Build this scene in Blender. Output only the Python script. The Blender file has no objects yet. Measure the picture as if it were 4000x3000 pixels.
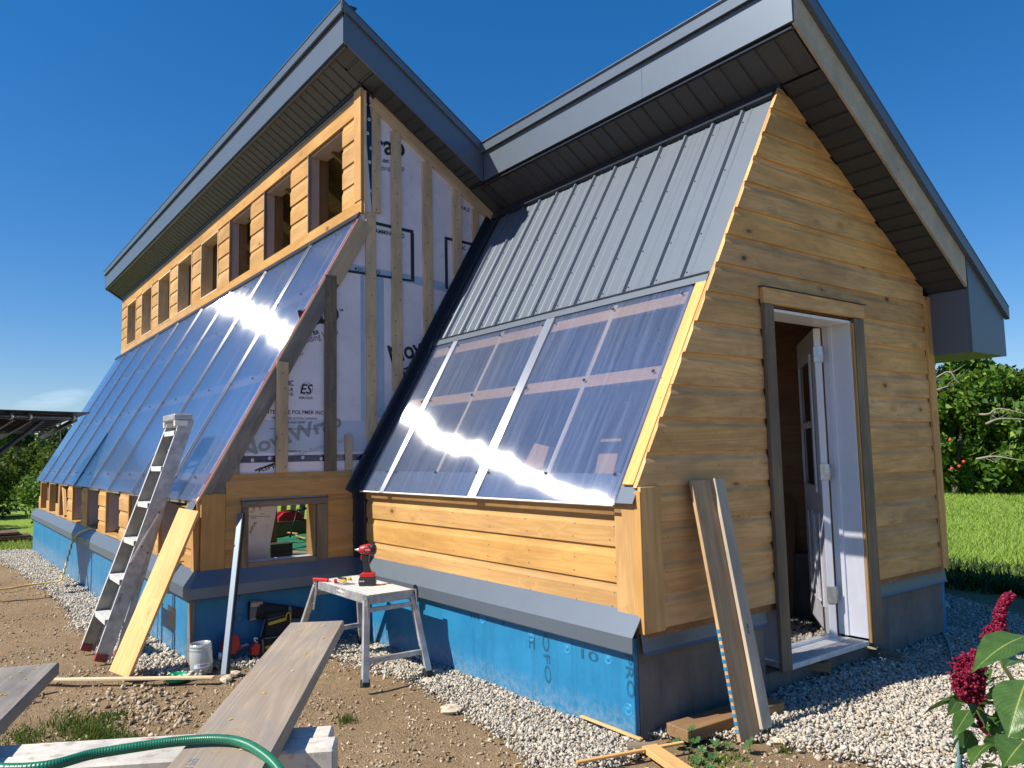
import bpy, bmesh, math, random
import numpy as np
from mathutils import Vector, Matrix, noise
R = math.radians
random.seed(7)
rng = np.random.default_rng(7)
sc = bpy.context.scene
col = sc.collection

# ---------------------------------------------------------------- camera
YAW, PITCH, ROLL = 0.9269, 0.0915, -0.0211
CAM = Vector((2.6669, -2.7654, 1.357))
fwd = Vector((-math.sin(YAW)*math.cos(PITCH), math.cos(YAW)*math.cos(PITCH), math.sin(PITCH)))
rt0 = Vector((math.cos(YAW), math.sin(YAW), 0)); up0 = rt0.cross(fwd)
rt = rt0*math.cos(ROLL) + up0*math.sin(ROLL); up = -rt0*math.sin(ROLL) + up0*math.cos(ROLL)
cd = bpy.data.cameras.new('camera'); cam = bpy.data.objects.new('camera', cd); col.objects.link(cam)
cam.matrix_world = Matrix(((rt.x, up.x, -fwd.x, CAM.x), (rt.y, up.y, -fwd.y, CAM.y), (rt.z, up.z, -fwd.z, CAM.z), (0, 0, 0, 1)))
cd.sensor_width = 36; cd.lens = 1663.66/2212*36; cd.clip_start = 0.05; cd.clip_end = 2000
sc.camera = cam

# ---------------------------------------------------------------- light
SUN_AZ, SUN_EL = R(14.5), R(45.8)          # sun stands behind the camera, toward -y and a little toward -x
sdir = Vector((-math.sin(SUN_AZ)*math.cos(SUN_EL), -math.cos(SUN_AZ)*math.cos(SUN_EL), math.sin(SUN_EL)))
w = bpy.data.worlds.new('World'); sc.world = w; w.use_nodes = True
nt = w.node_tree; nt.nodes.clear()
out = nt.nodes.new('ShaderNodeOutputWorld'); bg = nt.nodes.new('ShaderNodeBackground')
sky = nt.nodes.new('ShaderNodeTexSky'); sky.sky_type = 'NISHITA'; sky.sun_disc = False
sky.sun_elevation = SUN_EL; sky.sun_rotation = math.pi + SUN_AZ
sky.altitude = 0; sky.air_density = 1.0; sky.dust_density = 0.15; sky.ozone_density = 3.5
hs = nt.nodes.new('ShaderNodeHueSaturation'); hs.inputs['Saturation'].default_value = 1.42
gm_ = nt.nodes.new('ShaderNodeGamma'); gm_.inputs[1].default_value = .8; nt.links.new(sky.outputs[0], gm_.inputs[0]); tn_ = nt.nodes.new('ShaderNodeMix'); tn_.data_type = 'RGBA'; tn_.blend_type = 'MULTIPLY'; tn_.inputs[0].default_value = 1.; tn_.inputs[7].default_value = (.97, 1., 1.13, 1); nt.links.new(gm_.outputs[0], tn_.inputs[6]); nt.links.new(tn_.outputs[2], hs.inputs['Color'])
# a faint wisp of cirrus low on the left, and thin uneven haze near the horizon
def wn(t, **ins):
    n_ = nt.nodes.new(t)
    for k_, v_ in ins.items():
        k_ = int(k_[1:]) if k_[0] == '_' else k_
        if hasattr(v_, 'is_output'): nt.links.new(v_, n_.inputs[k_])
        else: n_.inputs[k_].default_value = v_
    return n_
def wm(op, x_, y_=0.):
    n_ = wn('ShaderNodeMath', _0=x_, _1=y_); n_.operation = op; return n_.outputs[0]
tc = nt.nodes.new('ShaderNodeTexCoord'); sx_ = wn('ShaderNodeSeparateXYZ', _0=tc.outputs['Generated'])
mp = wn('ShaderNodeMapping', Vector=tc.outputs['Generated']); mp.inputs['Scale'].default_value = (6, 6, 55)
nz = wn('ShaderNodeTexNoise', Vector=mp.outputs[0], Scale=1.6, Detail=6., Roughness=.6)
ey = wm('DIVIDE', wm('SUBTRACT', sx_.outputs[1], .105), .035); ez_ = wm('DIVIDE', wm('SUBTRACT', sx_.outputs[2], wm('MULTIPLY_ADD', sx_.outputs[1], .22)), .012)
zz = wm('DIVIDE', wm('SUBTRACT', sx_.outputs[2], wm('ADD', wm('MULTIPLY', sx_.outputs[1], .22), .048)), .010)
d2 = wm('ADD', wm('MULTIPLY', ey, ey), wm('MULTIPLY', zz, zz)); m1 = wn('ShaderNodeMapRange', _0=d2, _1=0., _2=1.3, _3=.30, _4=0.); m1.clamp = True
m2 = wn('ShaderNodeMapRange', _0=nz.outputs[0], _1=.35, _2=.7, _3=0., _4=1.); m2.clamp = True
mx = nt.nodes.new('ShaderNodeMix'); mx.data_type = 'RGBA'; nt.links.new(wm('MULTIPLY', m1.outputs[0], m2.outputs[0]), mx.inputs[0]); nt.links.new(hs.outputs[0], mx.inputs[6]); mx.inputs[7].default_value = (9, 10, 11, 1)
nt.links.new(mx.outputs[2], bg.inputs[0])
bg.inputs[1].default_value = 0.106
nt.links.new(bg.outputs[0], out.inputs[0])
sl = bpy.data.lights.new('sun', 'SUN'); sl.energy = 5.0; sl.angle = R(0.53); sl.color = (1.0, 0.92, 0.79)
so = bpy.data.objects.new('sun', sl); col.objects.link(so)
so.rotation_euler = (-sdir).to_track_quat('-Z', 'Y').to_euler()
vs = sc.view_settings; vs.view_transform = 'Standard'; vs.look = 'None'; vs.exposure = 0.58; vs.gamma = 1
vs.use_curve_mapping = False
sc.cycles.max_bounces = 8; sc.cycles.transparent_max_bounces = 16; sc.cycles.caustics_reflective = False; sc.cycles.caustics_refractive = False

# ---------------------------------------------------------------- object helpers
I4 = Matrix.Identity(4)
WM = {}
def link(o, parent=None, M=None):
    M = M or I4
    if parent is not None:
        o.parent = parent; o.matrix_basis = WM[parent.name].inverted() @ M
    else: o.matrix_basis = M
    col.objects.link(o); WM[o.name] = M.copy()
    return o
def thing(name, label, cat, loc=(0, 0, 0), group=None):
    o = bpy.data.objects.new(name, None); o.empty_display_size = .1
    link(o, None, Matrix.Translation(loc)); o['label'] = label; o['category'] = cat
    if group: o['group'] = group
    return o
def tag(o, label, cat, group=None, kind=None):
    o['label'] = label; o['category'] = cat
    if group: o['group'] = group
    if kind: o['kind'] = kind
    return o
def struct(o): o['kind'] = 'structure'; return o
def stuff(o): o['kind'] = 'stuff'; return o
def mk(name, V, F, mat, parent=None, M=None, smooth=False, recalc=True):
    """mesh given in WORLD coordinates V, frame M: stored local to M"""
    M = M or I4
    inv = M.inverted()
    me = bpy.data.meshes.new(name)
    me.from_pydata([tuple(inv @ Vector(v)) for v in V], [], F)
    if recalc:
        bm = bmesh.new(); bm.from_mesh(me); bmesh.ops.recalc_face_normals(bm, faces=bm.faces); bm.to_mesh(me); bm.free()
    if smooth: me.polygons.foreach_set('use_smooth', [True]*len(me.polygons))
    me.materials.append(mat)
    return link(bpy.data.objects.new(name, me), parent, M)
def frame(ex, ez, org):
    ex = Vector(ex).normalized(); ez = Vector(ez); ez = (ez - ex*ez.dot(ex)).normalized(); ey = ez.cross(ex)
    return Matrix(((ex.x, ey.x, ez.x, org[0]), (ex.y, ey.y, ez.y, org[1]), (ex.z, ey.z, ez.z, org[2]), (0, 0, 0, 1)))
def bxv(l, w_, h, c=.002):
    """chamfered box, centred, local verts/faces"""
    X, Y, Z = l/2, w_/2, h/2; c = min(c, X*.4, Y*.4, Z*.4)
    V = []; F = []
    idx = {}
    for sx in (-1, 1):
        for sy in (-1, 1):
            for sz in (-1, 1):
                for a in range(3):
                    p = [sx*(X-(c if a != 0 else 0)), sy*(Y-(c if a != 1 else 0)), sz*(Z-(c if a != 2 else 0))]
                    idx[(sx, sy, sz, a)] = len(V); V.append(tuple(p))
    g = lambda sx, sy, sz, a: idx[(sx, sy, sz, a)]
    for s in (-1, 1):
        F.append([g(s, -1, -1, 0), g(s, 1, -1, 0), g(s, 1, 1, 0), g(s, -1, 1, 0)][::s])
        F.append([g(-1, s, -1, 1), g(-1, s, 1, 1), g(1, s, 1, 1), g(1, s, -1, 1)][::s])
        F.append([g(-1, -1, s, 2), g(1, -1, s, 2), g(1, 1, s, 2), g(-1, 1, s, 2)][::s])
    for s in (-1, 1):
        for t in (-1, 1):
            F.append([g(-1, s, t, 1), g(-1, s, t, 2), g(1, s, t, 2), g(1, s, t, 1)])
            F.append([g(s, -1, t, 0), g(s, -1, t, 2), g(s, 1, t, 2), g(s, 1, t, 0)])
            F.append([g(s, t, -1, 0), g(s, t, -1, 1), g(s, t, 1, 1), g(s, t, 1, 0)])
    for sx in (-1, 1):
        for sy in (-1, 1):
            for sz in (-1, 1): F.append([g(sx, sy, sz, a) for a in range(3)])
    return V, F
MC = {}
def boxmesh(l, w_, h, mat, c=.002):
    k = (round(l, 3), round(w_, 3), round(h, 3), mat.name, c)
    if k in MC: return MC[k]
    V, F = bxv(l, w_, h, c)
    me = bpy.data.meshes.new('box'); me.from_pydata(V, [], F)
    bm = bmesh.new(); bm.from_mesh(me); bmesh.ops.recalc_face_normals(bm, faces=bm.faces); bm.to_mesh(me); bm.free()
    me.materials.append(mat); MC[k] = me
    return me
def obox(name, M, l, w_, h, mat, parent=None, c=.002):
    return link(bpy.data.objects.new(name, boxmesh(l, w_, h, mat, c)), parent, M)
def board(name, p0, p1, upv, wd, th, mat, parent=None, c=.002):
    """plank from p0 to p1 (centre line), width along upv, thickness across"""
    p0, p1 = Vector(p0), Vector(p1)
    return obox(name, frame(p1-p0, upv, (p0+p1)/2), (p1-p0).length, th, wd, mat, parent, c)
def box(name, xr, yr, zr, mat, parent=None, c=.002):
    d = [xr[1]-xr[0], yr[1]-yr[0], zr[1]-zr[0]]; ctr = Vector(((xr[0]+xr[1])/2, (yr[0]+yr[1])/2, (zr[0]+zr[1])/2))
    a = max(range(3), key=lambda i: d[i])
    ex = [(1, 0, 0), (0, 1, 0), (0, 0, 1)][a]
    ez = (0, 0, 1) if a != 2 else (0, 1, 0)
    M = frame(ex, ez, ctr)
    dl = d[a]; dz = d[2] if a != 2 else d[1]
    dy = (d[1] if a == 0 else d[0]) if a != 2 else d[0]
    return obox(name, M, dl, dy, dz, mat, parent, c)
def prism(name, poly, axis, a, b, mat, parent=None, M=None):
    """polygon in the plane across axis, extruded from a to b.  axis 'x': poly (y,z); 'y': (x,z); 'z': (x,y)"""
    f = {'x': lambda p, t: (t, p[0], p[1]), 'y': lambda p, t: (p[0], t, p[1]), 'z': lambda p, t: (p[0], p[1], t)}[axis]
    n = len(poly)
    V = [f(p, a) for p in poly] + [f(p, b) for p in poly]
    F = [list(range(n))[::-1], list(range(n, 2*n))] + [[i, (i+1) % n, n+(i+1) % n, n+i] for i in range(n)]
    return mk(name, V, F, mat, parent, M)
def extr(name, prof, pa, pb, M, mat, parent=None, close=True):
    """profile [(y,z)] in frame M, local x from pa(y,z) to pb(y,z)"""
    n = len(prof)
    V = [(pa(y, z), y, z) for y, z in prof] + [(pb(y, z), y, z) for y, z in prof]
    F = [[i, (i+1) % n, n+(i+1) % n, n+i] for i in range(n if close else n-1)]
    if close: F += [list(range(n))[::-1], list(range(n, 2*n))]
    me = bpy.data.meshes.new(name); me.from_pydata(V, [], F)
    bm = bmesh.new(); bm.from_mesh(me); bmesh.ops.recalc_face_normals(bm, faces=bm.faces); bm.to_mesh(me); bm.free()
    me.materials.append(mat)
    return link(bpy.data.objects.new(name, me), parent, M)
def tubev(pts, r, n=8, ring0=0):
    pts = [Vector(p) for p in pts]; V = []; F = []
    rf = r if callable(r) else (lambda i: r)
    t0 = (pts[1]-pts[0]).normalized(); a = Vector((0, 0, 1)) if abs(t0.z) < .9 else Vector((1, 0, 0))
    u = t0.cross(a).normalized()
    for i, p in enumerate(pts):
        t = (pts[min(i+1, len(pts)-1)]-pts[max(i-1, 0)]).normalized()
        u = (u - t*u.dot(t)).normalized(); v = t.cross(u)
        for k in range(n):
            an = 2*math.pi*k/n
            V.append(p + (u*math.cos(an)+v*math.sin(an))*rf(i))
    m = len(pts)
    for i in range(m-1):
        for k in range(n):
            F.append([i*n+k, i*n+(k+1) % n, (i+1)*n+(k+1) % n, (i+1)*n+k])
    F.append(list(range(n))[::-1]); F.append([(m-1)*n+k for k in range(n)])
    return V, F
def tube(name, pts, r, mat, parent=None, n=8, smooth=True):
    V, F = tubev(pts, r, n)
    return mk(name, V, F, mat, parent, Matrix.Translation(Vector(pts[0])), smooth)
def join(parts):
    V = []; F = []
    for v, f in parts:
        k = len(V); V += list(v); F += [[i+k for i in q] for q in f]
    return V, F
def lathe(name, prof, M, mat, parent=None, n=24, smooth=True):
    """prof [(r,z)] in frame M"""
    V = []; F = []
    for r_, z in prof:
        for k in range(n): V.append(M @ Vector((r_*math.cos(2*math.pi*k/n), r_*math.sin(2*math.pi*k/n), z)))
    for i in range(len(prof)-1):
        for k in range(n): F.append([i*n+k, i*n+(k+1) % n, (i+1)*n+(k+1) % n, (i+1)*n+k])
    return mk(name, V, F, mat, parent, M, smooth)
def spline(pts, k=6):
    P = [Vector(p) for p in pts]; P = [P[0]*2-P[1]] + P + [P[-1]*2-P[-2]]; o = []
    for i in range(1, len(P)-2):
        for j in range(k):
            t = j/k; a, b, c, d = P[i-1:i+3]
            o.append(.5*((2*b)+(c-a)*t+(2*a-5*b+4*c-d)*t*t+(3*b-a-3*c+d)*t**3))
    o.append(P[-2]); return o
def rot_z(a): return Matrix.Rotation(a, 4, 'Z')
def text(name, body, M, width, height, mat, parent, bold=0.0, shear=0.0, depth=0.0):
    """lettering with its lower left corner at M's origin, fitted to width x height (height None = keep ratio)"""
    cu = bpy.data.curves.new(name, 'FONT'); cu.body = body; cu.offset = bold; cu.shear = shear; cu.extrude = 0; cu.resolution_u = 3
    o = bpy.data.objects.new(name, cu); col.objects.link(o)
    dg = bpy.context.evaluated_depsgraph_get(); me = bpy.data.meshes.new_from_object(o.evaluated_get(dg))
    bpy.data.objects.remove(o); bpy.data.curves.remove(cu)
    n = len(me.vertices); a = np.zeros(n*3); me.vertices.foreach_get('co', a); a = a.reshape(-1, 3)
    mn = a.min(0); mx = a.max(0); a[:, :2] -= mn[:2]
    sx = width/(mx[0]-mn[0]); sy = height/(mx[1]-mn[1]) if height else sx
    a[:, 0] *= sx; a[:, 1] *= sy; a[:, 2] = 0
    me.vertices.foreach_set('co', a.ravel()); me.materials.clear(); me.materials.append(mat)
    return link(bpy.data.objects.new(name, me), parent, M)

# ---------------------------------------------------------------- material helpers
class N:
    def __init__(s, name):
        s.m = bpy.data.materials.new(name); s.m.use_nodes = True; s.t = s.m.node_tree; s.t.nodes.clear()
        s.out = s.t.nodes.new('ShaderNodeOutputMaterial')
    def n(s, typ, **kw):
        nd = s.t.nodes.new('ShaderNode'+typ)
        ins = kw.pop('ins', {})
        for k, v in kw.items(): setattr(nd, k, v)
        for k, v in ins.items():
            if hasattr(v, 'is_output'): s.t.links.new(v, nd.inputs[k])
            else: nd.inputs[k].default_value = v
        return nd
    def math(s, op, a, b=0., c=None, clamp=False):
        d = {0: a, 1: b}
        if c is not None: d[2] = c
        return s.n('Math', operation=op, use_clamp=clamp, ins=d).outputs[0]
    def vm(s, op, a, b): return s.n('VectorMath', operation=op, ins={0: a, 1: b}).outputs[0]
    def mix(s, f, a, b, mode='MIX'):
        nd = s.t.nodes.new('ShaderNodeMix'); nd.data_type = 'RGBA'; nd.blend_type = mode
        for i, v in ((0, f), (6, a), (7, b)):
            if hasattr(v, 'is_output'): s.t.links.new(v, nd.inputs[i])
            else: nd.inputs[i].default_value = (v if i == 0 else (*v, 1) if len(v) == 3 else v)
        return nd.outputs[2]
    def noise(s, vec, scale, detail=4, rough=.55, dist=0.):
        return s.n('TexNoise', ins={'Vector': vec, 'Scale': scale, 'Detail': detail, 'Roughness': rough, 'Distortion': dist}).outputs[0]
    def ramp(s, v, a, b, lo=0., hi=1.):
        return s.n('MapRange', clamp=True, ins={0: v, 1: a, 2: b, 3: lo, 4: hi}).outputs[0]
    def obj(s): return s.n('TexCoord').outputs['Object']
    def pos(s): return s.n('NewGeometry').outputs['Position']
    def sep(s, v): return s.n('SeparateXYZ', ins={0: v}).outputs
    def bsdf(s, colr, rough=.6, metal=0., spec=.5, bump=None, bs=.3, bd=.01, **kw):
        ins = {'Base Color': colr if hasattr(colr, 'is_output') else (*colr, 1), 'Roughness': rough, 'Metallic': metal, 'Specular IOR Level': spec}
        ins.update(kw)
        if bump is not None:
            ins['Normal'] = s.n('Bump', ins={'Height': bump, 'Strength': bs, 'Distance': bd}).outputs[0]
        b = s.n('BsdfPrincipled', ins=ins)
        s.t.links.new(b.outputs[0], s.out.inputs[0]); return b
def wood(name, a, b, knots=1., dark=(.10, .05, .02), rough=.62, grain=1., stain=0., staincol=(.12, .1, .08), var=.16, spec=.3, ambr=0.):
    s = N(name); oi = s.n('ObjectInfo'); rnd = oi.outputs['Random']
    off = s.n('CombineXYZ', ins={0: s.math('MULTIPLY', rnd, 37.), 1: s.math('MULTIPLY', rnd, 91.), 2: s.math('MULTIPLY', rnd, 53.)}).outputs[0]
    p = s.vm('ADD', s.obj(), off)
    # knots
    vo = s.n('TexVoronoi', feature='F1', ins={'Vector': s.vm('MULTIPLY', p, (2.8, 5.2, 5.2)), 'Scale': 1.})
    kd = vo.outputs['Distance']
    pull = s.ramp(kd, .0, .32, 1., 0.)
    q = s.vm('ADD', s.vm('MULTIPLY', p, (.55, 10., 10.)), s.n('CombineXYZ', ins={0: 0., 1: s.math('MULTIPLY', pull, 1.1*knots), 2: s.math('MULTIPLY', pull, 1.1*knots)}).outputs[0])
    g1 = s.noise(q, 1., 3, .5, .6)
    wv = s.math('MULTIPLY_ADD', s.math('SINE', s.math('MULTIPLY', g1, 46.)), .5, .5)
    g2 = s.noise(s.vm('MULTIPLY', p, (3., 160., 160.)), 1., 3, .6)
    f = s.math('ADD', s.math('MULTIPLY', wv, .45), s.math('MULTIPLY', g2, .55*grain), clamp=True)
    c = s.mix(f, a, b)
    big = s.noise(s.vm('MULTIPLY', p, (1.3, 4., 4.)), 1., 3)
    c = s.mix(s.ramp(big, .35, .7, 0., .55+stain*.2), c, tuple(x*.62 for x in b))
    if stain:
        st = s.noise(s.vm('MULTIPLY', p, (2., 7., 7.)), 1.7, 5, .65)
        c = s.mix(s.ramp(st, .45, .68, 0., stain), c, staincol)
    if knots:
        thr = s.math('MULTIPLY_ADD', s.n('SeparateColor', ins={0: vo.outputs['Color']}).outputs[0], .055*knots, -.006)
        kd = s.math('ADD', kd, s.math('MULTIPLY', s.math('SUBTRACT', s.noise(s.vm('MULTIPLY', p, (30., 60., 60.)), 1., 3), .5), .05))
        kk = s.ramp(s.math('SUBTRACT', kd, thr), 0., .03, .85, 0.)
        halo = s.ramp(kd, .05, .2, .35*knots, 0.)
        c = s.mix(halo, c, tuple(x*.6 for x in b)); c = s.mix(kk, c, dark)
    v = s.math('MULTIPLY_ADD', rnd, var*2, 1-var)
    hsv = s.n('HueSaturation', ins={'Color': c, 'Value': v, 'Saturation': s.math('MULTIPLY_ADD', s.math('FRACT', s.math('MULTIPLY', rnd, 7.3)), .10, .93)})
    bmp = s.math('ADD', s.math('MULTIPLY', wv, .3), g2)
    s.bsdf(hsv.outputs[0], rough, bump=bmp, bs=.35, bd=.0018, spec=spec)
    return s.m
def plain(name, c, rough=.5, metal=0., var=.12, scale=8., spec=.5, bs=.1, wear=0., wearcol=(.3, .3, .3)):
    s = N(name); p = s.obj()
    n1 = s.noise(p, scale, 5, .6); n2 = s.noise(p, scale*11, 3)
    cc = s.mix(s.ramp(n1, .3, .7), tuple(x*(1-var) for x in c), tuple(min(1, x*(1+var)) for x in c))
    if wear: cc = s.mix(s.ramp(n2, .58, .72, 0., wear), cc, wearcol)
    s.bsdf(cc, s.ramp(n1, .2, .8, rough*.85, min(1, rough*1.15)), metal, bump=n2, bs=bs, bd=.002, spec=spec)
    return s.m

M_ = {}
M_['siding'] = wood('stained_siding', (.64, .385, .14), (.49, .26, .08), 1.5, (.13, .055, .02), var=.07, stain=.22, staincol=(.26, .13, .05))
M_['siding_gable'] = wood('weathered_siding', (.92, .56, .225), (.62, .34, .115), 2.0, (.10, .05, .022), var=.12, stain=.42, staincol=(.30, .18, .085))
M_['casing'] = wood('old_casing', (.30, .23, .15), (.18, .135, .09), .8, (.05, .035, .02), var=.12, stain=.7, staincol=(.10, .09, .08))
M_['batten'] = wood('strapping', (.80, .62, .40), (.64, .47, .28), 1.3, (.09, .05, .03), var=.2, stain=.4, staincol=(.26, .21, .15))
M_['grey'] = wood('grey_lumber', (.36, .33, .29), (.24, .215, .185), .9, (.05, .04, .035), var=.1, stain=.6, staincol=(.09, .085, .085))
M_['fresh'] = wood('fresh_pine', (.80, .50, .20), (.66, .36, .12), .9, (.33, .14, .05), var=.06)
M_['pale'] = wood('pale_lath', (.80, .66, .45), (.68, .52, .32), .6, (.3, .18, .08), var=.06)
M_['plank'] = wood('scaffold_plank', (.50, .415, .32), (.35, .275, .20), 2.4, (.13, .075, .04), var=.02, stain=.8, staincol=(.27, .24, .215), grain=1.7)
M_['inner'] = wood('interior_lumber', (.34, .20, .10), (.22, .12, .06), 1., (.06, .03, .02), var=.2)
M_['osb'] = wood('roof_sheathing', (.30, .25, .10), (.20, .16, .06), .5, (.08, .05, .02), var=.1, stain=.7, staincol=(.10, .09, .04))
M_['brown'] = wood('brown_board', (.40, .24, .11), (.26, .14, .06), 1.2, (.08, .04, .02), var=.2, stain=.4)
M_['paleboard'] = wood('pale_board', (.60, .52, .40), (.44, .37, .28), 1., (.16, .10, .06), var=.05, stain=.45, staincol=(.30, .28, .25))
M_['rawfascia'] = wood('raw_fascia', (.56, .50, .40), (.47, .41, .32), .8, (.10, .08, .07), var=.04, stain=.3, staincol=(.36, .33, .28))
M_['leanwood'] = wood('tan_board', (.66, .46, .25), (.44, .27, .13), 1.6, (.12, .06, .03), var=.05, stain=.5, staincol=(.30, .15, .07))
M_['redwood'] = wood('rusty_lumber', (.30, .17, .10), (.16, .09, .055), .5, (.05, .03, .02), var=.3, stain=.5)
def metal_paint(name, c, rough=.34, wave=.0, spec=.35, metallic=.55):
    s = N(name); p = s.obj(); n1 = s.noise(p, 1.7, 3); n2 = s.noise(p, 24, 4, .6)
    cc = s.mix(s.ramp(n2, .35, .75), tuple(x*.985 for x in c), tuple(x*1.015 for x in c))
    dust = s.noise(p, 5., 6, .7); cc = s.mix(s.ramp(dust, .5, .9, 0., .025), cc, (.3, .29, .27))
    s.bsdf(cc, s.ramp(dust, .3, .8, rough*.97, rough*1.05), metallic, spec=spec, bump=n1, bs=.05+wave, bd=.008, **{'Coat Weight': .0, 'Coat Roughness': .25})
    return s.m
M_['trim'] = metal_paint('charcoal_trim', (.150, .185, .232), .46)
M_['clad'] = metal_paint('charcoal_cladding', (.135, .163, .202), .50)
M_['dark'] = metal_paint('dark_trim', (.05, .06, .08), .3)
def soffit_mat():
    s = N('vented_soffit'); p = s.obj(); xyz = s.sep(p)
    fx = s.math('ABSOLUTE', s.math('SUBTRACT', s.math('FRACT', s.math('MULTIPLY', xyz[0], 1/.0125)), .5))
    fy = s.math('ABSOLUTE', s.math('SUBTRACT', s.math('FRACT', s.math('MULTIPLY', xyz[1], 1/.018)), .5))
    d = s.math('ADD', s.math('MULTIPLY', fx, fx), s.math('MULTIPLY', fy, fy))
    hole = s.ramp(d, .03, .05, .9, 0.)
    s.bsdf(s.mix(hole, (.062, .068, .082), (.006, .006, .008)), .5)
    return s.m
M_['soffit'] = soffit_mat()
M_['soffitp'] = plain('plain_soffit', (.042, .048, .06), .45, var=.06)
def wrap_mat():
    s = N('building_wrap'); p = s.obj(); n1 = s.noise(p, 2.3, 4, .6); n2 = s.noise(p, 11, 5, .7); n3 = s.noise(p, 60, 3)
    c = s.mix(s.ramp(n1, .3, .7), (.72, .69, .78), (.84, .82, .88)); c = s.mix(s.ramp(n2, .55, .8, 0, .5), c, (.50, .42, .50))
    s.bsdf(c, .55, bump=s.math('ADD', n1, s.math('MULTIPLY', n2, .5)), bs=.6, bd=.02)
    return s.m
M_['wrap'] = wrap_mat()
M_['wraptrans'] = plain('translucent_wrap_overlap', (.50, .58, .72), .5, var=.08, scale=3)
M_['ink'] = plain('black_print', (.02, .02, .025), .6, var=.1)
M_['inkgrey'] = plain('faded_print', (.27, .29, .34), .6, var=.1)
M_['navy'] = plain('navy_tape', (.012, .022, .075), .22, var=.2)
M_['bluetape'] = plain('pale_blue_tape', (.36, .50, .68), .35, var=.1, scale=20)
M_['whiteprint'] = plain('white_print', (.75, .76, .8), .5)
def blue_mat():
    s = N('blue_insulation'); p = s.pos(); n1 = s.noise(p, 3.2, 5, .65); n2 = s.noise(p, 26, 5, .65)
    st = s.noise(s.vm('MULTIPLY', p, (9., 9., .8)), 1.6, 4, .6)
    c = s.mix(s.ramp(n1, .3, .7), (.014, .165, .34), (.024, .22, .44)); c = s.mix(s.ramp(st, .5, .8, 0, .55), c, (.012, .10, .21))
    c = s.mix(s.ramp(n2, .6, .8, 0, .5), c, (.06, .26, .42))
    z = s.sep(p)[2]; sc_ = s.math('MULTIPLY', s.ramp(z, .0, .14, 1., 0.), s.ramp(n2, .4, .62)); c = s.mix(s.math('MULTIPLY', sc_, .55), c, (.30, .30, .28))
    s.bsdf(c, .42, bump=n2, bs=.35, bd=.003, spec=.4); return s.m
M_['blue'] = blue_mat()
M_['bluedark'] = plain('embossed_print', (.012, .10, .20), .5, var=.2)
M_['bluelight'] = plain('insulation_washer', (.03, .24, .46), .35, var=.2)
def conc():
    s = N('dark_concrete'); p = s.pos(); n1 = s.noise(p, 4, 5, .65); st = s.noise(s.vm('MULTIPLY', p, (12., 12., 1.2)), 1.5, 5, .65)
    c = s.mix(s.ramp(n1, .3, .7), (.13, .12, .105), (.22, .205, .18)); c = s.mix(s.ramp(st, .48, .75, 0, .6), c, (.09, .088, .085))
    s.bsdf(c, .85, bump=s.noise(p, 60, 5), bs=.4, bd=.004); return s.m
M_['concrete'] = conc()
M_['white'] = plain('white_paint', (.80, .82, .86), .35, var=.03)
M_['glassdark'] = plain('door_glass', (.02, .022, .03), .05, spec=.8)
M_['zinc'] = plain('galvanised_steel', (.55, .57, .56), .35, .8, var=.25, scale=30)
M_['alu'] = plain('ladder_aluminium', (.42, .42, .43), .45, .45, var=.3, scale=14, wear=.25, wearcol=(.25, .24, .23))
M_['alulight'] = plain('tread_aluminium', (.78, .78, .76), .42, .3, var=.1, scale=20)
M_['aludark'] = plain('stained_aluminium', (.33, .31, .28), .5, .6, var=.3, scale=9)
M_['red'] = plain('red_plastic', (.50, .02, .025), .35, var=.15)
M_['darkred'] = plain('dark_red_rubber', (.28, .045, .04), .6, var=.2)
M_['black'] = plain('black_plastic', (.02, .02, .021), .45, var=.2)
M_['fabric'] = plain('black_canvas', (.018, .018, .02), .85, var=.3, scale=30, bs=.5)
M_['greyfab'] = plain('grey_webbing', (.16, .155, .15), .8, var=.3, scale=40, bs=.5)
M_['tan'] = plain('tan_webbing', (.42, .33, .27), .8, var=.15, scale=40)
M_['yellow'] = plain('yellow_trim', (.62, .40, .03), .55, var=.15)
M_['greenplastic'] = plain('green_plastic', (.0, .30, .14), .3, var=.06)
M_['cord'] = plain('yellow_cord', (.62, .47, .17), .5, var=.1)
M_['lettering'] = plain('marker_ink', (.03, .03, .03), .6)
M_['stake'] = plain('faded_teal_hose', (.12, .26, .25), .45, var=.2)
M_['screw'] = plain('screw_head', (.16, .18, .2), .35, .6)
M_['tarp'] = plain('green_tarp', (.06, .34, .20), .45, var=.2, scale=4, bs=.6)
M_['foil'] = plain('printed_foam_board', (.62, .64, .68), .3, .2, var=.08)
M_['redcase'] = plain('red_tool_case', (.60, .03, .05), .35)
M_['greenblock'] = plain('dark_green_block', (.07, .09, .06), .8, var=.3)
M_['panel'] = plain('dark_rack_metal', (.035, .035, .04), .4, .3, var=.3)
M_['jambwrap'] = plain('wrap_lined_jamb', (.46, .385, .375), .6, var=.1, scale=6)
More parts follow.
